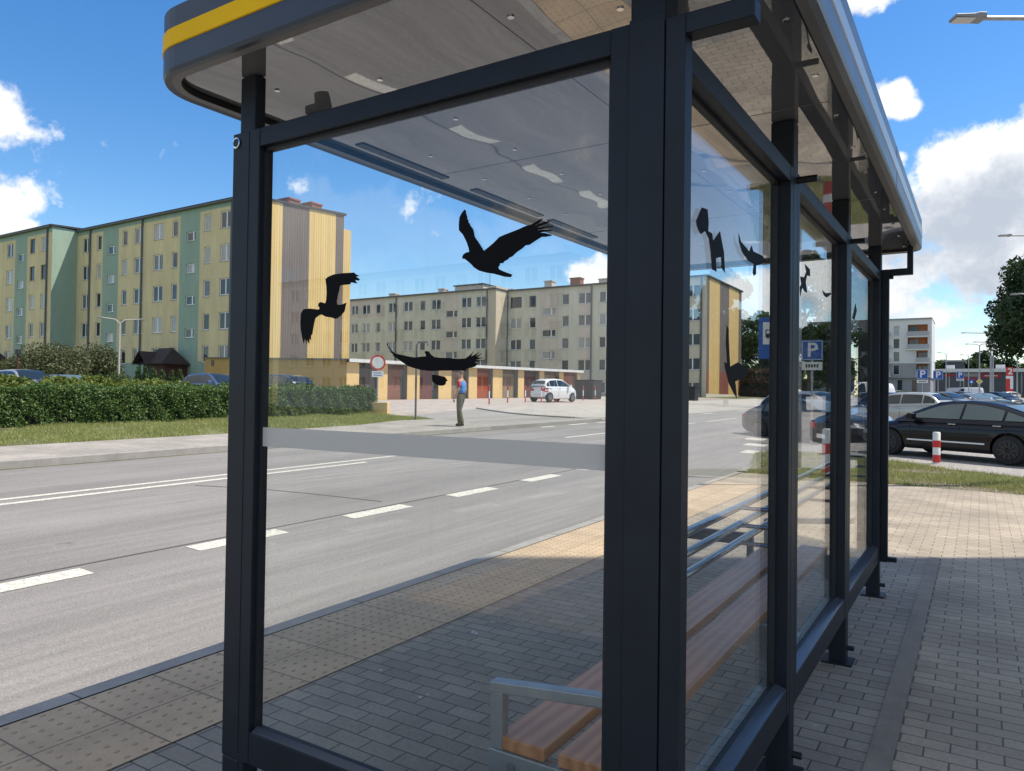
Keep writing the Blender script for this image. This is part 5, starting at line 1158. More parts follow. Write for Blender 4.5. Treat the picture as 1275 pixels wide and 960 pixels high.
    for s in (-1, 1):
        for a, b in zip(ws[:-1], ws[1:]):
            a2, b2 = a + .03, b - .03; N_ = 8
            low = [(a2 + (b2 - a2) * i / N_, bel + .025) for i in range(N_ + 1)]; hi = [(x, max(bel + .03, top_at(x))) for x, _ in low]
            g = MB(); v1 = []
            for x, z in low + hi:
                pl = .5 + .5 * plan(x) / plan(L * .5); zt = sm(K['gh'], x); w1 = wz(zt) * pl; w0 = wz(bel - .04) * pl; zb = bel - .08; t = (z - zb) / max(.05, (zt - .055 - zb)); wm = w0 + (w1 - w0) * t
                v1.append((x, s * (max(wm, 0) + .007 + .012 * math.sin(PI * min(1, t))), z))
            g.add(v1, [(i, i + 1, N_ + 2 + i, N_ + 1 + i) for i in range(N_)]); g.build('side_window', gl, root, smooth=True)
    def slant(name, xa, xb, m, inset):
        N_ = 6; g = MB(); v1 = []
        for i in range(N_ + 1):
            x = xa + (xb - xa) * i / N_; z = sm(K['gh'], x); pl = .5 + .5 * plan(x) / plan(L * .5); w = wz(z) * pl - inset
            for j in range(5):
                u = -1 + j / 2; v1.append((x, w * u, z + .026 - .028 * u ** 4))
        g.add(v1, [(i * 5 + j, i * 5 + j + 1, i * 5 + 6 + j, i * 5 + 5 + j) for i in range(N_) for j in range(4)])
        o = g.build(name, m, root, smooth=True)
        # push outwards along the slope
        dz = sm(K['gh'], xb) - sm(K['gh'], xa); nx = -dz; nz = xb - xa; ln = math.hypot(nx, nz); o.location = (nx / ln * .012, 0, nz / ln * .012)
    xr0 = K['gh'][3][0]; slant('windscreen', g0 + .10, xr0 - .12, gl, .07)
    if kind != 'van':
        xq = [x for x, z in K['gh'] if z < H - .075 and x > L * .55][0]; slant('rear_window', xq, g1 - .06, gl, .10)
    # wheels
    for xw in K['wb']:
        for s in (-1, 1):
            y0, y1 = s * (hw - .21), s * (hw - .005)
            t = MB(); t.tube([(xw, y0, r), (xw, y0 + (y1 - y0) * .12, r), (xw, y0 + (y1 - y0) * .88, r), (xw, y1, r)], [r * .93, r, r, r * .93], 28)
            w_ = t.build('wheel', 'tyre', root, smooth=True)
            rm = MB(); c = Vector((xw, y1 + s * .004, r))
            rm.tube([c, c + Vector((0, s * .004, 0))], r * .64, 24)
            rm.build('rim', 'car_trim', w_)
            sp = MB()
            for k_ in range(10):
                a = 2 * PI * k_ / 10; d = Vector((math.cos(a), 0, math.sin(a))); e_ = Vector((-math.sin(a), 0, math.cos(a)))
                q = [c + d * r * .08 - e_ * .03, c + d * r * .64 - e_ * .018, c + d * r * .64 + e_ * .018, c + d * r * .08 + e_ * .03]
                sp.add([p + Vector((0, s * .008, 0)) for p in q] + [p + Vector((0, s * .02, 0)) for p in q], [(4, 5, 6, 7), (0, 1, 5, 4), (1, 2, 6, 5), (2, 3, 7, 6), (3, 0, 4, 7)])
            N_ = 24; o_ = [c + Vector((math.cos(2 * PI * i / N_) * r * .68, s * .01, math.sin(2 * PI * i / N_) * r * .68)) for i in range(N_)]; i_ = [c + Vector((math.cos(2 * PI * i / N_) * r * .60, s * .016, math.sin(2 * PI * i / N_) * r * .60)) for i in range(N_)]
            sp.add(o_ + i_, [(i, (i + 1) % N_, N_ + (i + 1) % N_, N_ + i) for i in range(N_)])
            sp.build('spokes', 'rim', w_)
    # lamps, mirrors, handles, plates
    for s in (-1, 1):
        zf = sm(K['top'], .22) - .09
        q = MB(); 
        def lampq(x0, x1, za, zb2, out):
            v1 = []; N_ = 4
            for i in range(N_ + 1):
                x = x0 + (x1 - x0) * i / N_; w = plan(x)
                for z in (za, zb2):
                    zt = sm(K['top'], x); t = (z - under(x)) / (zt - under(x)); f = float(np.interp(t, [.45, .66, .84, .97], [.995, 1, .965, .885])); v1.append((x + (out * .012), s * (w * f + .008), z))
            q.add(v1, [(2 * i, 2 * i + 1, 2 * i + 3, 2 * i + 2) for i in range(N_)])
        lampq(.04, .42, zf - .13, zf - .02, -1)
        q.add([(-.004, s * plan(0) * .55, zf - .14), (-.004, s * plan(0) * .97, zf - .14), (.004, s * plan(0) * .97, zf - .05), (.004, s * plan(0) * .55, zf - .05)], [(0, 1, 2, 3)]); q.build('headlight', 'lamp_clear', root)
        q = MB(); zr = sm(K['top'], L - .2) - .1
        tall = kind in ('mini', 'hatch', 'estate'); lampq(L - .30, L - .01, zr - (.26 if tall else .17), zr - .01, 1)
        q.add([(L + .006, s * plan(L) * .50, zr - .2), (L + .006, s * plan(L) * .98, zr - .2), (L + .004, s * plan(L) * .98, zr - .05), (L + .004, s * plan(L) * .50, zr - .05)], [(0, 1, 2, 3)]); q.build('tail_light', 'lamp_red', root)
        mm = MB(); xm = x_a + .18; ym = s * (hw + .10)
        mm.tube([(xm - .02, s * (hw * .93), bel + .02), (xm, ym - s * .04, bel + .04)], .02, 6)
        mm.prism([(xm - .10, bel + .0), (xm + .06, bel - .01), (xm + .07, bel + .13), (xm - .04, bel + .14), (xm - .10, bel + .08)], 'y', *sorted((ym - .085, ym + .085)))
        mm.build('wing_mirror', PA['grey'], root, bevel=.02)
        if kind != 'van':
            for xh in (ws[1] - .16, ws[2] - .1):
                h = MB(); h.box(xh - .09, xh + .09, *sorted((s * (hw - .012), s * (hw + .012))), bel - .115, bel - .085); h.build('door_handle', PA['grey'], root, bevel=.006)
            dl = MB()
            for xd in (ws[0] + .05, ws[1], ws[2] + .08 if kind != 'mini' else ws[1]):
                dl.box(xd - .004, xd + .004, *sorted((s * hw * .985, s * (hw + .001))), .36, bel - .16)
            dl.build('door_gap', 'car_trim', root)
    for xx, nm in ((-.012, 'number_plate'), (L + .004, 'number_plate')):
        pm = MB(); pm.box(xx, xx + .01, -.26, .26, .44, .55); pm.build(nm, 'plate', root)
    bm = MB(); bm.box(-.006, .02, -hw * .5, hw * .5, .30, .40); bm.build('grille', 'car_trim', root)
    return root
PROTO = {}; USED = set()
def car(kind, x, y, rz, col, label, glass=None, rims=None, handles=None, group=None, z=None):
    """x,y = middle of the car; rz = heading (the nose points along -local x)"""
    if kind not in PROTO: PROTO[kind] = car_proto(kind); c = PROTO[kind]
    c = PROTO[kind] if kind not in USED else copy_tree(PROTO[kind])
    USED.add(kind); K = KINDS[kind]
    c['label'] = label; c['category'] = 'car' if kind != 'van' else 'van'; c.name = 'parked_car' if kind != 'van' else 'parked_van'
    if group: c['group'] = group
    off = Matrix.Rotation(rz, 3, 'Z') @ Vector((K['L'] / 2, 0, 0))
    c.rotation_euler = (0, 0, rz); zz = T(x, y) + .01 if z is None else z; c.location = (x - off.x, y - off.y, zz)
    # follow the slope of the ground along the car
    d = Matrix.Rotation(rz, 3, 'Z') @ Vector((1, 0, 0)); za = T(x - d.x * 1.4, y - d.y * 1.4); zb = T(x + d.x * 1.4, y + d.y * 1.4); c.rotation_euler = (0, -math.atan2(zb - za, 2.8), rz); c.location.z -= (zb - za) / 2.8 * K['L'] / 2
    for ch in c.children:
        n = ch.name.split('.')[0]
        if n in ('body', 'cabin', 'wing_mirror') or (n == 'door_handle'):
            mm = PA[col]
            if n == 'door_handle' and handles: mm = M[handles]
            for s in ch.material_slots: s.link = 'OBJECT'; s.material = mm
        if glass and n in ('side_window', 'windscreen', 'rear_window'):
            for s in ch.material_slots: s.link = 'OBJECT'; s.material = M[glass]
        if rims and n == 'wheel':
            for g in ch.children:
                if g.name.startswith('spokes'):
                    for s in g.material_slots: s.link = 'OBJECT'; s.material = M[rims]
    return c
bpy.context.view_layer.update()
# the black saloon near the verge: its two right-hand wheels stand at the measured spots
wa = Vector((-1.86, 20.45)); wb_ = Vector((.55, 19.0)); ang = math.atan2(wb_.y - wa.y, wb_.x - wa.x); mid = (wa + wb_) / 2
K = KINDS['sedan']; dirv = Vector((math.cos(ang), math.sin(ang))); nrm = Vector((-dirv.y, dirv.x))
cen = mid + nrm * (K['W'] / 2 - .1) + dirv * (K['L'] / 2 - (K['wb'][0] + K['wb'][1]) / 2)
blk = car('sedan', cen.x, cen.y, ang, 'black', 'black saloon car parked behind the grass verge, nearest car on the right', glass='car_glass_pale', rims='rim_dark', handles='steel')
blk.scale = (1, 1, .94)
tr = MB(); tr.box(1.42, 3.25, -.925, -.912, .42, .455); o = tr.build('trim_strip', 'silver', blk)
a0 = ang
def rcar(kind, px, d, rz, col, label, **k):
    x, y = at(px, d); return car(kind, x, y, rz, col, label, **k)
GP = 'cars in the car park'
rcar('hatch', 1042, 21.5, a0 + .05, 'grey', 'dark grey hatchback with a red tail light, seen through the last pane', group=GP) if False else None
x, y = at(1052, 23.4); car('sedan', x - 1.15, y + .6, a0 + PI, 'black', 'second black saloon with red rear lamp left of the nearest black saloon', group=GP)
x, y = at(1024, 25.5); car('estate', x, y, a0 + PI, 'silver', 'silver-grey estate car with red rear lamp below the parking sign with a plate', group=GP)
rcar('hatch', 1122, 32, a0 + .1, 'beige', 'pale grey hatchback directly behind the bonnet of the black saloon', group=GP)
rcar('hatch', 1120, 40, a0 + PI - .1, 'blue', 'blue hatchback behind the pale grey one, beyond the black saloon', group=GP)
rcar('sedan', 1148, 49, a0 + PI, 'white', 'white saloon behind the roof of the black saloon, left of the silver one', group=GP)
rcar('hatch', 1180, 56, a0 + PI - .1, 'grey', 'grey hatchback between the white and the silver saloon', group=GP)
rcar('sedan', 1211, 61, a0 + PI - .25, 'silver', 'silver saloon in the middle of the car park row', group=GP)
rcar('sedan', 1226, 70, a0 + PI - .2, 'green', 'dark green car right behind the silver saloon', group=GP)
rcar('hatch', 1246, 72, a0 + PI - .3, 'black', 'black car at the right end of the car park row', group=GP)
rcar('sedan', 1168, 74, a0 + PI - .2, 'white', 'second white saloon half hidden behind the first one in the car park', group=GP)
rcar('hatch', 1100, 52, a0 + PI, 'silver', 'silver hatchback just right of the far shelter posts', group=GP)
rcar('hatch', 1190, 95, a0, 'darkblue', 'small dark blue car behind the parking sign, far back', group=GP)
rcar('hatch', 1107, 98, a0, 'grey', 'small grey car at the foot of the white block', group=GP)
rcar('hatch', 1252, 120, a0 + 1.2, 'white', 'small white car in front of the red totem', group=GP)
rcar('van', 1075, 64, a0 + 1.3, 'white', 'white van seen through the last pane under the bird sticker', group=GP)
rcar('van', 1205, 140, a0 + .4, 'white', 'white van standing before the shop', group=GP)
rcar('van', 1196, 146, a0 + PI, 'silver', 'silver van left of the white van before the shop', group=GP)
# white city car before the garages
x, y = at(690, 48.5)
car('mini', x, y, math.atan2(-.97, -.16), 'white', 'small white city car on the paved yard before the garages')
# across the road behind the hedge
x, y = at(33, 37.5); car('estate', x, y, PI, 'silver', 'silver estate car with roof rails behind the hedge at the left edge')
x, y = at(86, 36.5); car('sedan', x, y, PI, 'darkblue', 'dark blue saloon behind the hedge, left of the lamp post', rims=None)
x, y = at(272, 36.5); car('hatch', x, y, PI, 'blue', 'blue hatchback behind the hedge beside the left shelter post')
x, y = at(345, 38.5); car('hatch', x, y, 0, 'darkblue', 'dark car behind the hedge before the ochre garage wall')

# ---------------------------------------------------------------- signs, lamps, posts
M['blue'] = mat('sign_blue', (.012, .085, .36), .4); M['white'] = mat('sign_white', (.72, .72, .70), .45); M['red'] = mat('sign_red', (.55, .03, .03), .4); M['signback'] = mat('sign_grey_back', (.30, .30, .31), .5, .4); M['black'] = mat('sign_black', (.012, .012, .013), .5); M['sgn_yellow'] = mat('sign_yellow', (.72, .50, .03), .4); M['concrete'] = mat('lamp_concrete', (.46, .43, .38), .85, 0, .1, 3); M['lampglass'] = mat('lamp_cover', (.6, .6, .58), .3)
def face(x, y): return math.atan2(-y, -x) + PI / 2        # rotate so that local -y looks at the shelter
def P_sign(px, d, py, size, label, plate=False, group=None, turn=0.):
    x, y = at(px, d); e = empty('parking_sign', (x, y, T(x, y)), label, 'sign', face(x, y) + turn, group=group)
    zc = (CAM + ray(px, py) * d).z - e.location.z; h = size / 2
    mb = MB(); mb.tube([(0, .03, 0), (0, .03, zc + h)], .03, 8); mb.build('pole', 'galv', e, smooth=True)
    mb = MB(); mb.box(-h, h, -.012, -.002, zc - h, zc + h); mb.build('panel', 'blue', e, bevel=.004)
    mb = MB(); b = h * .93
    for q in ((-b, b, b - h * .05, b), (-b, b, -b, -b + h * .05), (-b, -b + h * .05, -b, b), (b - h * .05, b, -b, b)): mb.box(q[0], q[1], -.0135, -.0125, zc + q[2], zc + q[3])
    mb.build('border', 'white', e)
    text('P', 'letter', size * .98, 'white', e, (0, -.0145, zc - .01), (PI / 2, 0, 0))
    if plate:
        mb = MB(); mb.box(-h * .95, h * .95, -.012, -.002, zc - h - .30, zc - h - .05); mb.build('plate', 'white', e)
        mb = MB(); 
        for k in range(5): mb.box(-h * .6 + k * h * .25, -h * .6 + k * h * .25 + h * .17, -.0135, -.0125, zc - h - .22, zc - h - .12)
        mb.build('plate_symbol', 'black', e)
    return e
P_sign(1011, 22.5, 436, .62, 'blue parking sign with a pale plate beneath, seen through the second rear pane', True)
P_sign(1148.5, 62, 466, .86, 'blue parking sign with a plate, left of the pair right of the far posts', True, 'parking signs in the car park')
P_sign(1168, 66, 467, .80, 'blue parking sign, middle one of three before the shop', False, 'parking signs in the car park')
P_sign(1195.5, 96, 467, .9, 'blue parking sign farthest right, before the shop with red signs', True, 'parking signs in the car park')
# bus stop board
x, y = at(961, 14.2); e = empty('bus_stop_sign', (x, y, T(x, y)), 'blue bus stop board with a white bus panel beside the second glass post', 'sign', face(x, y))
zc = (CAM + ray(961, 421) * 14.2).z - e.location.z
mb = MB(); mb.tube([(.18, .05, 0), (.18, .05, zc + .95)], .034, 10); mb.build('pole', 'galv', e, smooth=True)
mb = MB(); mb.box(-.25, .25, -.012, .004, zc - .40, zc + .40); mb.build('board', 'blue', e, bevel=.01)
mb = MB(); mb.box(-.17, .17, -.0145, -.0125, zc - .12, zc + .31); mb.build('panel', 'white', e)
mb = MB(); mb.box(-.125, .125, -.0165, -.0147, zc + .02, zc + .17); mb.build('bus_symbol', 'black', e, bevel=.001)
mb = MB()
for q in (-.08, .08): mb.tube([(q, -.0165, zc + .015), (q, -.0147, zc + .015)], .025, 12)
for k in range(3): mb.box(-.105 + k * .075, -.045 + k * .075, -.018, -.0166, zc + .09, zc + .15, 1)
mb.build('bus_wheels', ['black', 'white'], e)
mb = MB(); mb.tube([(.18, .05, zc + .90), (-.03, .0, zc + .80)], .012, 6); mb.box(.06, .20, -.02, .06, zc + .88, zc + 1.0); mb.build('lamp', 'signback', e)
# no-vehicles sign
x, y = at(470, 29.5); e = empty('road_sign', (x, y, T(x, y)), 'round white sign with red rim and a plate at the hedge end', 'sign', face(x, y) + .1)
zc = (CAM + ray(470.5, 451.5) * 29.5).z - e.location.z; R_ = .31
mb = MB(); mb.tube([(0, .03, 0), (0, .03, zc + R_)], .03, 8); mb.build('pole', 'galv', e, smooth=True)
mb = MB(); mb.tube([(0, 0, zc), (0, -.010, zc)], R_, 32); mb.build('rim', 'red', e)
mb = MB(); mb.tube([(0, -.0105, zc), (0, -.0135, zc)], R_ * .76, 32); mb.build('disc', 'white', e)
mb = MB(); mb.box(-.23, .23, -.012, -.002, zc - R_ - .27, zc - R_ - .03); mb.build('plate', 'white', e)
mb = MB(); mb.box(-.17, .15, -.0135, -.0122, zc - R_ - .12, zc - R_ - .09); mb.box(-.17, .17, -.0135, -.0122, zc - R_ - .21, zc - R_ - .18); mb.build('plate_lines', 'blue', e)
# dark pole with a hook at the corner of the sidewalk
x, y = at(518, 25.3); e = empty('hooked_pole', (x, y, T(x, y)), 'thin dark pole with a bent top at the tip of the far grass strip', 'pole')
zt_ = (CAM + ray(518, 426) * 25.3).z - e.location.z
mb = MB(); mb.tube([(0, 0, 0), (0, 0, zt_ - .1), (.05, .03, zt_), (.3, .2, zt_ + .02), (.33, .22, zt_ - .12)], .035, 8); mb.build('pole', 'pipe', e, smooth=True)
# pale kerb stone at the hedge end
x, y = at(475, 28.6); tag(MB().build('x', 'concrete') and None) if False else None
mb = MB(); mb.box(-.38, .30, -.22, .22, 0, .46); o = mb.build('stone_block', 'gar_yellow', bevel=.02); o.location = (x, y, T(x, y)); o.rotation_euler = (0, 0, .5); tag(o, 'yellow block standing on the paving at the end of the long hedge', 'block')
# lamps
def lamp(px, d, py_top, label, arms, m='galv', r=.09, arm=1.6, rise=.35, head=.5, group=None, name='street_lamp', x=None, rz=None):
    xx, yy = at(px, d); e = empty(name, (xx, yy, T(xx, yy)), label, 'street lamp', rz if rz is not None else face(xx, yy), group=group)
    h = (CAM + ray(px, py_top) * d).z - e.location.z
    mb = MB(); mb.tube([(0, 0, -.05), (0, 0, 1.2), (0, 0, h)], [r, r * .9, r * .6], 10); mb.build('pole', m, e, smooth=True)
    for s, ln in arms:
        mb = MB(); mb.tube([(0, 0, h - .05), (s * ln * .25, 0, h + rise * .7), (s * ln, 0, h + rise)], [r * .5, r * .42, r * .36], 8); a = mb.build('arm', m, e, smooth=True)
        mb = MB(); x1 = s * ln; mb.prism([(x1, h + rise - .05), (x1 + s * head, h + rise - .02), (x1 + s * head, h + rise + .03), (x1, h + rise + .06)], 'y', -.11, .11); hd = mb.build('lamp_head', 'signback', e, bevel=.01)
        mb = MB(); mb.box(*sorted((x1 + s * head * .3, x1 + s * head * .9)), -.09, .09, h + rise - .065, h + rise - .045); mb.build('lamp_glass', 'lampglass', hd)
    return e
lamp(147.5, 47, 402, 'concrete lamp post with two short arms before the green block', [(1, 1.15), (-1, 1.0)], 'concrete', .085, rise=.30, head=.30)
LG = 'street lamps of the car park'
lamp(1233.5, 88, 417, 'tall pale lamp post with one long left arm, before the shop', [(-1, 2.6)], 'galv', .14, rise=.35, group=LG)
lamp(1236.5, 100, 428, 'slightly shorter lamp post right beside the tall one before the shop', [(-1, 1.9)], 'galv', .13, rise=.3, group=LG)
lamp(1219.5, 110, 430, 'lamp post with two opposite arms left of the tall pale pair', [(-1, 1.4), (1, 1.2)], 'galv', .12, rise=.25, group=LG)
lamp(1206, 130, 443, 'thin lamp post behind the right parking sign', [(-1, .9)], 'galv', .1, rise=.2, group=LG)
lamp(1178, 118, 441, 'thin lamp post right of the middle parking sign', [(-1, .8)], 'galv', .09, rise=.25, group=LG)
lamp(1164, 126, 452, 'short thin lamp post beside the white block', [(-1, .6)], 'galv', .08, rise=.2, group=LG)
lamp(1266.5, 96, 441, 'pale lamp post at the right, just left of the big dark tree', [(-1, 1.2)], 'galv', .11, rise=.3, group=LG)
def edge_lamp(px, py, d, label, ln, r=.05, sc=1.):
    """luminaire on a long arm whose pole stands beyond the right edge of the frame"""
    p = CAM + ray(px, py) * d; rt = Vector((RT.x, RT.y, 0)).normalized(); base = Vector((p.x, p.y, 0)) + rt * ln
    e = empty('street_lamp', (base.x, base.y, T(base.x, base.y)), label, 'street lamp', math.atan2(-rt.y, -rt.x), group='street lamps reaching in from the right')
    h = p.z - e.location.z
    mb = MB(); mb.tube([(0, 0, -.05), (0, 0, h)], [r * 2, r * 1.2], 10); mb.build('pole', 'galv', e, smooth=True)
    mb = MB(); mb.tube([(0, 0, h - .06), (.2 * ln, 0, h + .10 * ln * 0 + .02), (ln - .5 * sc, 0, h + .0)], r * .62, 8); mb.build('arm', 'galv', e, smooth=True)
    mb = MB(); a, b = ln - .52 * sc, ln; mb.prism([(a, h - .045 * sc), (a, h + .05 * sc), (a + .12, h + .055 * sc), (a + .2, h + .03 * sc), (b, h + .015), (b, h - .03 * sc)], 'y', -.12 * sc, .12 * sc); hd = mb.build('lamp_head', 'signback', e, bevel=.012)
    mb = MB(); mb.box(a + .18 * sc, b - .02, -.1 * sc, .1 * sc, h - .052 * sc, h - .041 * sc); mb.build('lamp_glass', 'lampglass', hd)
    return e
edge_lamp(1186, 22, 12.5, 'grey street lamp head at the top right corner, on the highest arm', 2.6, .065, 1.0)
edge_lamp(1244, 293, 30, 'street lamp arm at the right edge before the clouds', 2.4, .06, .9)
edge_lamp(1259, 366, 44, 'street lamp arm at the right edge crossing the dark tree', 2.2, .07, 1.1)
edge_lamp(1213, 413.5, 70, 'thin distant lamp arm left of the dark tree, highest of the car park', 4, .06, 1.2) if False else None
# bollards
def bollard(px, py, label, r, h, bands, group=None, xy=None):
    if xy is None:
        p = None; d = 1.
        for d in np.arange(2, 120, .02):
            q = CAM + ray(px, py) * float(d)
            if q.z < T(q.x, q.y): break
        x, y = q.x, q.y
    else: x, y = xy
    e = empty('bollard', (x, y, T(x, y)), label, 'bollard', group=group)
    mb = MB(); mb.tube([(0, 0, -.05), (0, 0, h), (0, 0, h + r * .25)], [r, r, r * .8], 20); mb.build('post', 'white', e, smooth=True)
    for a, b in bands:
        mb = MB(); mb.tube([(0, 0, h * a), (0, 0, h * b)], r + .003, 20); mb.build('red_band', 'red', e, smooth=True)
    return e
bollard(1166, 578, 'thick red and white bollard on the verge before the black saloon', .075, .68, [(.06, .30), (.54, .76)])
bollard(1031, 594, 'thicker red and white bollard at the near tip of the verge, behind a pane', .105, .86, [(.05, .27), (.50, .72)])
bollard(1262.5, 507, 'small red and white bollard at the right edge behind the black saloon', .075, .75, [(.06, .30), (.54, .76)])
TH = 'thin red and white posts before the garages'
for (px, py), lb in zip([(609, 504), (632, 502), (654, 501), (674, 501.3), (692, 501.2), (710, 500.3), (726, 499), (741, 498)],
    ['thin red and white post left of all others, before the orange garage door', 'second thin post from the left, before the tan garage door', 'thin post just left of the white city car', 'thin post before the rear of the white city car', 'thin post before the door of the white city car', 'thin post before the bonnet of the white city car', 'first thin post right of the white city car', 'thin post farthest right, next to the thick shelter post']):
    bollard(px, py, lb, .035, 1.05, [(.28, .34), (.02, .30), (.72, 1.0)], TH)
# yellow diamond sign, small blue sign, totem
x, y = at(1219.5, 105); e = empty('road_sign', (x, y, T(x, y)), 'yellow diamond priority sign on the lamp side before the shop', 'sign', face(x, y)); zc = (CAM + ray(1219.5, 475) * 105).z - e.location.z
mb = MB(); mb.tube([(0, .04, 0), (0, .04, zc)], .03, 6); mb.build('pole', 'galv', e)
mb = MB(); a = .42; mb.prism([(-a, zc), (0, zc - a), (a, zc), (0, zc + a)], 'y', -.012, 0); mb.build('panel', 'white', e); mb = MB(); a = .33; mb.prism([(-a, zc), (0, zc - a), (a, zc), (0, zc + a)], 'y', -.016, -.0125); mb.build('diamond', 'sgn_yellow', e)
x, y = at(1209.5, 112); e = empty('road_sign', (x, y, T(x, y)), 'small dark blue square sign left of the yellow diamond', 'sign', face(x, y)); zc = (CAM + ray(1209.5, 475) * 112).z - e.location.z
mb = MB(); mb.tube([(0, .04, 0), (0, .04, zc)], .03, 6); mb.build('pole', 'galv', e); mb = MB(); mb.box(-.35, .35, -.012, 0, zc - .35, zc + .35); mb.build('panel', 'blue', e); mb = MB(); mb.prism([(-.2, zc - .2), (.2, zc - .2), (0, zc + .2)], 'y', -.016, -.0125); mb.build('symbol', 'white', e)
x, y = at(1257, 150); e = empty('sign_totem', (x, y, T(x, y)), 'tall red and white sign totem with a figure two before the shop', 'sign', face(x, y)); zt_ = (CAM + ray(1257, 457.5) * 150).z - e.location.z
mb = MB(); mb.box(-.62, .62, -.15, .15, -.2, zt_); mb.build('panel', 'red', e, bevel=.03)
mb = MB(); mb.box(-.622, .622, -.16, -.1505, zt_ - 2.3, zt_ - 1.75); mb.box(.1, .622, -.16, -.1505, zt_ - 4.4, zt_ - 2.3); mb.build('white_band', 'white', e)
text('2', 'figure', 1.7, 'white', e, (.1, -.165, zt_ - .85), (PI / 2, 0, 0))
# litter bin and dark container by the end wall
M['bin'] = mat('black_bin', (.018, .018, .02), .6)
def bin_(px, d, label, w, h):
    x, y = at(px, d); e = empty('waste_bin', (x, y, T(x, y)), label, 'bin'); mb = MB(); mb.prism([(-w / 2 * .85, 0), (w / 2 * .85, 0), (w / 2, h), (-w / 2, h)], 'y', -w / 2, w / 2); mb.build('bin_body', 'bin', e, bevel=.03); mb = MB(); mb.box(-w / 2 - .03, w / 2 + .03, -w / 2 - .03, w / 2 + .03, h + .003, h + .08); mb.build('lid', 'bin', e, bevel=.02)
bin_(861, 62, 'black waste bin beside the road at the beige block', 1.0, 1.15)
bin_(733, 60, 'dark waste container right of the garage row', 1.7, 1.5)
# small box on a pole at the left edge
x, y = at(21.5, 40); e = empty('meter_post', (x, y, T(x, y)), 'small dark box on a rusty post above the hedge at the left', 'post'); zc = (CAM + ray(21.5, 438.5) * 40).z - e.location.z
mb = MB(); mb.tube([(0, 0, 0), (0, 0, zc)], .05, 8); mb.build('pole', 'porch_wall', e); mb = MB(); mb.box(-.13, .13, -.1, .1, zc - .12, zc + .16); mb.build('box', 'bin', e, bevel=.01)

# ---------------------------------------------------------------- the walking man
M['skin'] = mat('skin', (.46, .24, .16), .55); M['vest'] = mat('blue_vest', (.075, .25, .58), .75, 0, .12, 9); M['shirt'] = mat('red_shirt', (.48, .035, .035), .75); M['trousers'] = mat('olive_trousers', (.105, .098, .062), .85, 0, .35, 16); M['hair'] = mat('grey_brown_hair', (.13, .095, .07), .8); M['shoe'] = mat('dark_shoe', (.03, .026, .022), .6)
def skin_mesh(name, verts, edges, radii, m, parent, levels=2, root=0):
    me = bpy.data.meshes.new(name); me.from_pydata(verts, edges, []); o = bpy.data.objects.new(name, me); COL.objects.link(o)
    md = o.modifiers.new('skin', 'SKIN'); md.use_smooth_shade = True
    for i, r in enumerate(radii):
        r = r if isinstance(r, tuple) else (r, r); me.skin_vertices[0].data[i].radius = r; me.skin_vertices[0].data[i].use_root = (i == root)
    s = o.modifiers.new('sub', 'SUBSURF'); s.levels = levels; s.render_levels = levels
    dg = bpy.context.evaluated_depsgraph_get(); m2 = bpy.data.meshes.new_from_object(o.evaluated_get(dg)); o.modifiers.clear(); o.data = m2; m2.name = name
    m2.materials.clear(); m2.materials.append(M[m]); m2.polygons.foreach_set('use_smooth', [True] * len(m2.polygons)); o.parent = parent; return o
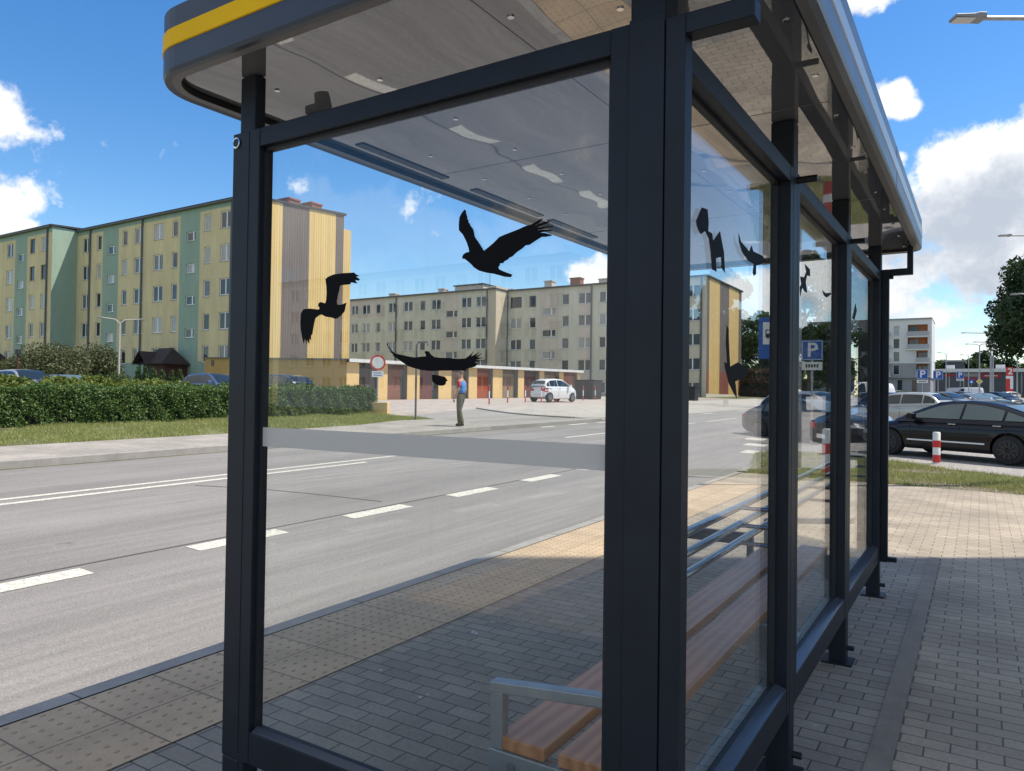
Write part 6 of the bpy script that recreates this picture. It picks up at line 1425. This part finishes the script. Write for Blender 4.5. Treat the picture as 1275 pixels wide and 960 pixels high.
def person(x, y, rz, label):
    e = empty('person', (x, y, T(x, y) + .085), label, 'person', rz)
    # local +y is the way he walks; x to his right
    J = {'pel': (0, 0, .96), 'spine': (0, -.01, 1.16), 'chest': (0, 0, 1.36), 'neck': (0, .01, 1.50), 'head0': (0, .035, 1.58), 'head1': (0, .045, 1.67), 'crown': (0, .035, 1.735),
         'shR': (.17, 0, 1.42), 'elR': (.215, -.05, 1.14), 'wrR': (.215, .05, .90), 'haR': (.212, .075, .82), 'shL': (-.17, 0, 1.42), 'elL': (-.22, -.02, 1.14), 'wrL': (-.22, .10, .91), 'haL': (-.215, .13, .83),
         'hipR': (.085, 0, .92), 'knR': (.095, .10, .52), 'anR': (.095, .07, .11), 'toR': (.10, .21, .035), 'hipL': (-.085, 0, .92), 'knL': (-.09, .02, .51), 'anL': (-.09, -.10, .11), 'toL': (-.10, .03, .035)}
    names = list(J); E_ = [('pel', 'spine'), ('spine', 'chest'), ('chest', 'neck'), ('neck', 'head0'), ('head0', 'head1'), ('head1', 'crown'), ('chest', 'shR'), ('shR', 'elR'), ('elR', 'wrR'), ('wrR', 'haR'), ('chest', 'shL'), ('shL', 'elL'), ('elL', 'wrL'), ('wrL', 'haL'), ('pel', 'hipR'), ('hipR', 'knR'), ('knR', 'anR'), ('anR', 'toR'), ('pel', 'hipL'), ('hipL', 'knL'), ('knL', 'anL'), ('anL', 'toL')]
    rad = {'pel': (.09, .07), 'spine': (.10, .085), 'chest': (.115, .09), 'neck': .058, 'head0': (.072, .085), 'head1': (.082, .10), 'crown': (.055, .065), 'shR': .050, 'elR': .042, 'wrR': .029, 'haR': (.02, .035), 'shL': .050, 'elL': .042, 'wrL': .029, 'haL': (.02, .035), 'hipR': .070, 'knR': .058, 'anR': .042, 'toR': .035, 'hipL': .070, 'knL': .058, 'anL': .042, 'toL': .035}
    idx = {n: i for i, n in enumerate(names)}
    body = skin_mesh('body', [J[n] for n in names], [(idx[a], idx[b]) for a, b in E_], [rad[n] for n in names], 'skin', e)
    for s, w, hn in (('R', 'wrR', 'haR'), ('L', 'wrL', 'haL')):
        b = Vector(J[hn]); sg = 1 if s == 'R' else -1
        for k in range(4):
            off = Vector((0, -.028 + k * .019, -.02)); ln = (.055, .065, .07, .06)[k]
            skin_mesh('finger', [tuple(b + off * .6), tuple(b + off + Vector((-sg * .005, .006, -ln * .5))), tuple(b + off + Vector((-sg * .018, .012, -ln)))], [(0, 1), (1, 2)], [.0095, .0085, .007], 'skin', body, 1)
        skin_mesh('thumb', [tuple(b + Vector((0, .02, .03))), tuple(b + Vector((-sg * .012, .048, .0))), tuple(b + Vector((-sg * .018, .052, -.035)))], [(0, 1), (1, 2)], [.011, .0095, .008], 'skin', body, 1)
    # face
    hd = Vector(J['head1'])
    mb = MB(); mb.add([hd + Vector(v) for v in ((-.012, .098, -.035), (.012, .098, -.035), (0, .128, -.03), (0, .098, .012))], [(0, 1, 2), (1, 3, 2), (3, 0, 2)]); mb.build('nose', 'skin', body, smooth=True)
    for s in (-1, 1):
        mb = MB(); mb.tube([hd + Vector((s * .033, .088, .005)), hd + Vector((s * .033, .098, .005))], .010, 8); mb.build('eye', 'black', body)
        mb = MB(); c = hd + Vector((s * .085, -.005, -.01)); mb.tube([c + Vector((0, -.018, -.03)), c + Vector((s * .014, 0, 0)), c + Vector((0, -.016, .03))], [.008, .013, .009], 7); mb.build('ear', 'skin', body, smooth=True)
    mb = MB(); mb.box(hd.x - .022, hd.x + .022, hd.y + .088, hd.y + .097, hd.z - .062, hd.z - .054); mb.build('mouth', 'shirt', body)
    bm = bmesh.new(); bmesh.ops.create_uvsphere(bm, u_segments=18, v_segments=12, radius=1)
    for v in bm.verts: v.co = Vector((v.co.x * .091, v.co.y * .108, v.co.z * .098))
    bmesh.ops.delete(bm, geom=[v for v in bm.verts if v.co.z < -.045 + .6 * max(0, v.co.y + .02)], context='VERTS')
    me = bpy.data.meshes.new('hair'); bm.to_mesh(me); bm.free(); me.materials.append(M['hair']); h = bpy.data.objects.new('hair', me); COL.objects.link(h); h.parent = body; h.location = hd + Vector((0, -.008, .012)); me.polygons.foreach_set('use_smooth', [True] * len(me.polygons))
    # clothes
    skin_mesh('trousers', [(0, 0, .99), J['hipR'], (.098, .105, .52), (.097, .075, .075), J['hipL'], (-.092, .02, .51), (-.092, -.095, .075), (0, -.005, 1.07)], [(0, 7), (0, 1), (1, 2), (2, 3), (0, 4), (4, 5), (5, 6)], [(.165, .14), .115, .086, .080, .115, .086, .080, (.16, .135)], 'trousers', body)
    skin_mesh('vest', [(0, 0, .965), (0, -.01, 1.16), (0, 0, 1.36), (.155, -.005, 1.43), (-.155, -.005, 1.43), (0, .005, 1.475)], [(0, 1), (1, 2), (2, 3), (2, 4), (2, 5)], [(.17, .135), (.16, .135), (.165, .135), .085, .085, (.092, .082)], 'vest', body)
    for s in (-1, 1): skin_mesh('sleeve', [(s * .165, 0, 1.43), (s * .195, -.022, 1.30), (s * .21, -.042, 1.21)], [(0, 1), (1, 2)], [.078, .066, .062], 'shirt', body)
    mb = MB(); N_ = 24; mb.add([(math.cos(2 * PI * i / N_) * .168, math.sin(2 * PI * i / N_) * .142, z) for z in (1.0, 1.04) for i in range(N_)], [(i, (i + 1) % N_, N_ + (i + 1) % N_, N_ + i) for i in range(N_)]); mb.build('belt', 'black', body)
    for a, b in (('anR', 'toR'), ('anL', 'toL')):
        p, q = Vector(J[a]), Vector(J[b]); skin_mesh('shoe', [tuple(p + Vector((0, -.06, -.055))), tuple(p + Vector((0, 0, -.035))), tuple(q + Vector((0, .02, 0)))], [(0, 1), (1, 2)], [.045, .052, .040], 'shoe', body, 2)
    return e
pe = person(-13.62, 18.45, 0, 'man in a blue vest, red shirt and olive trousers walking on the far sidewalk')
pe.rotation_euler = (0, 0, face(pe.location.x, pe.location.y) + PI * .5 - .45); pe.location.z = T(-13.62, 18.45) + .012
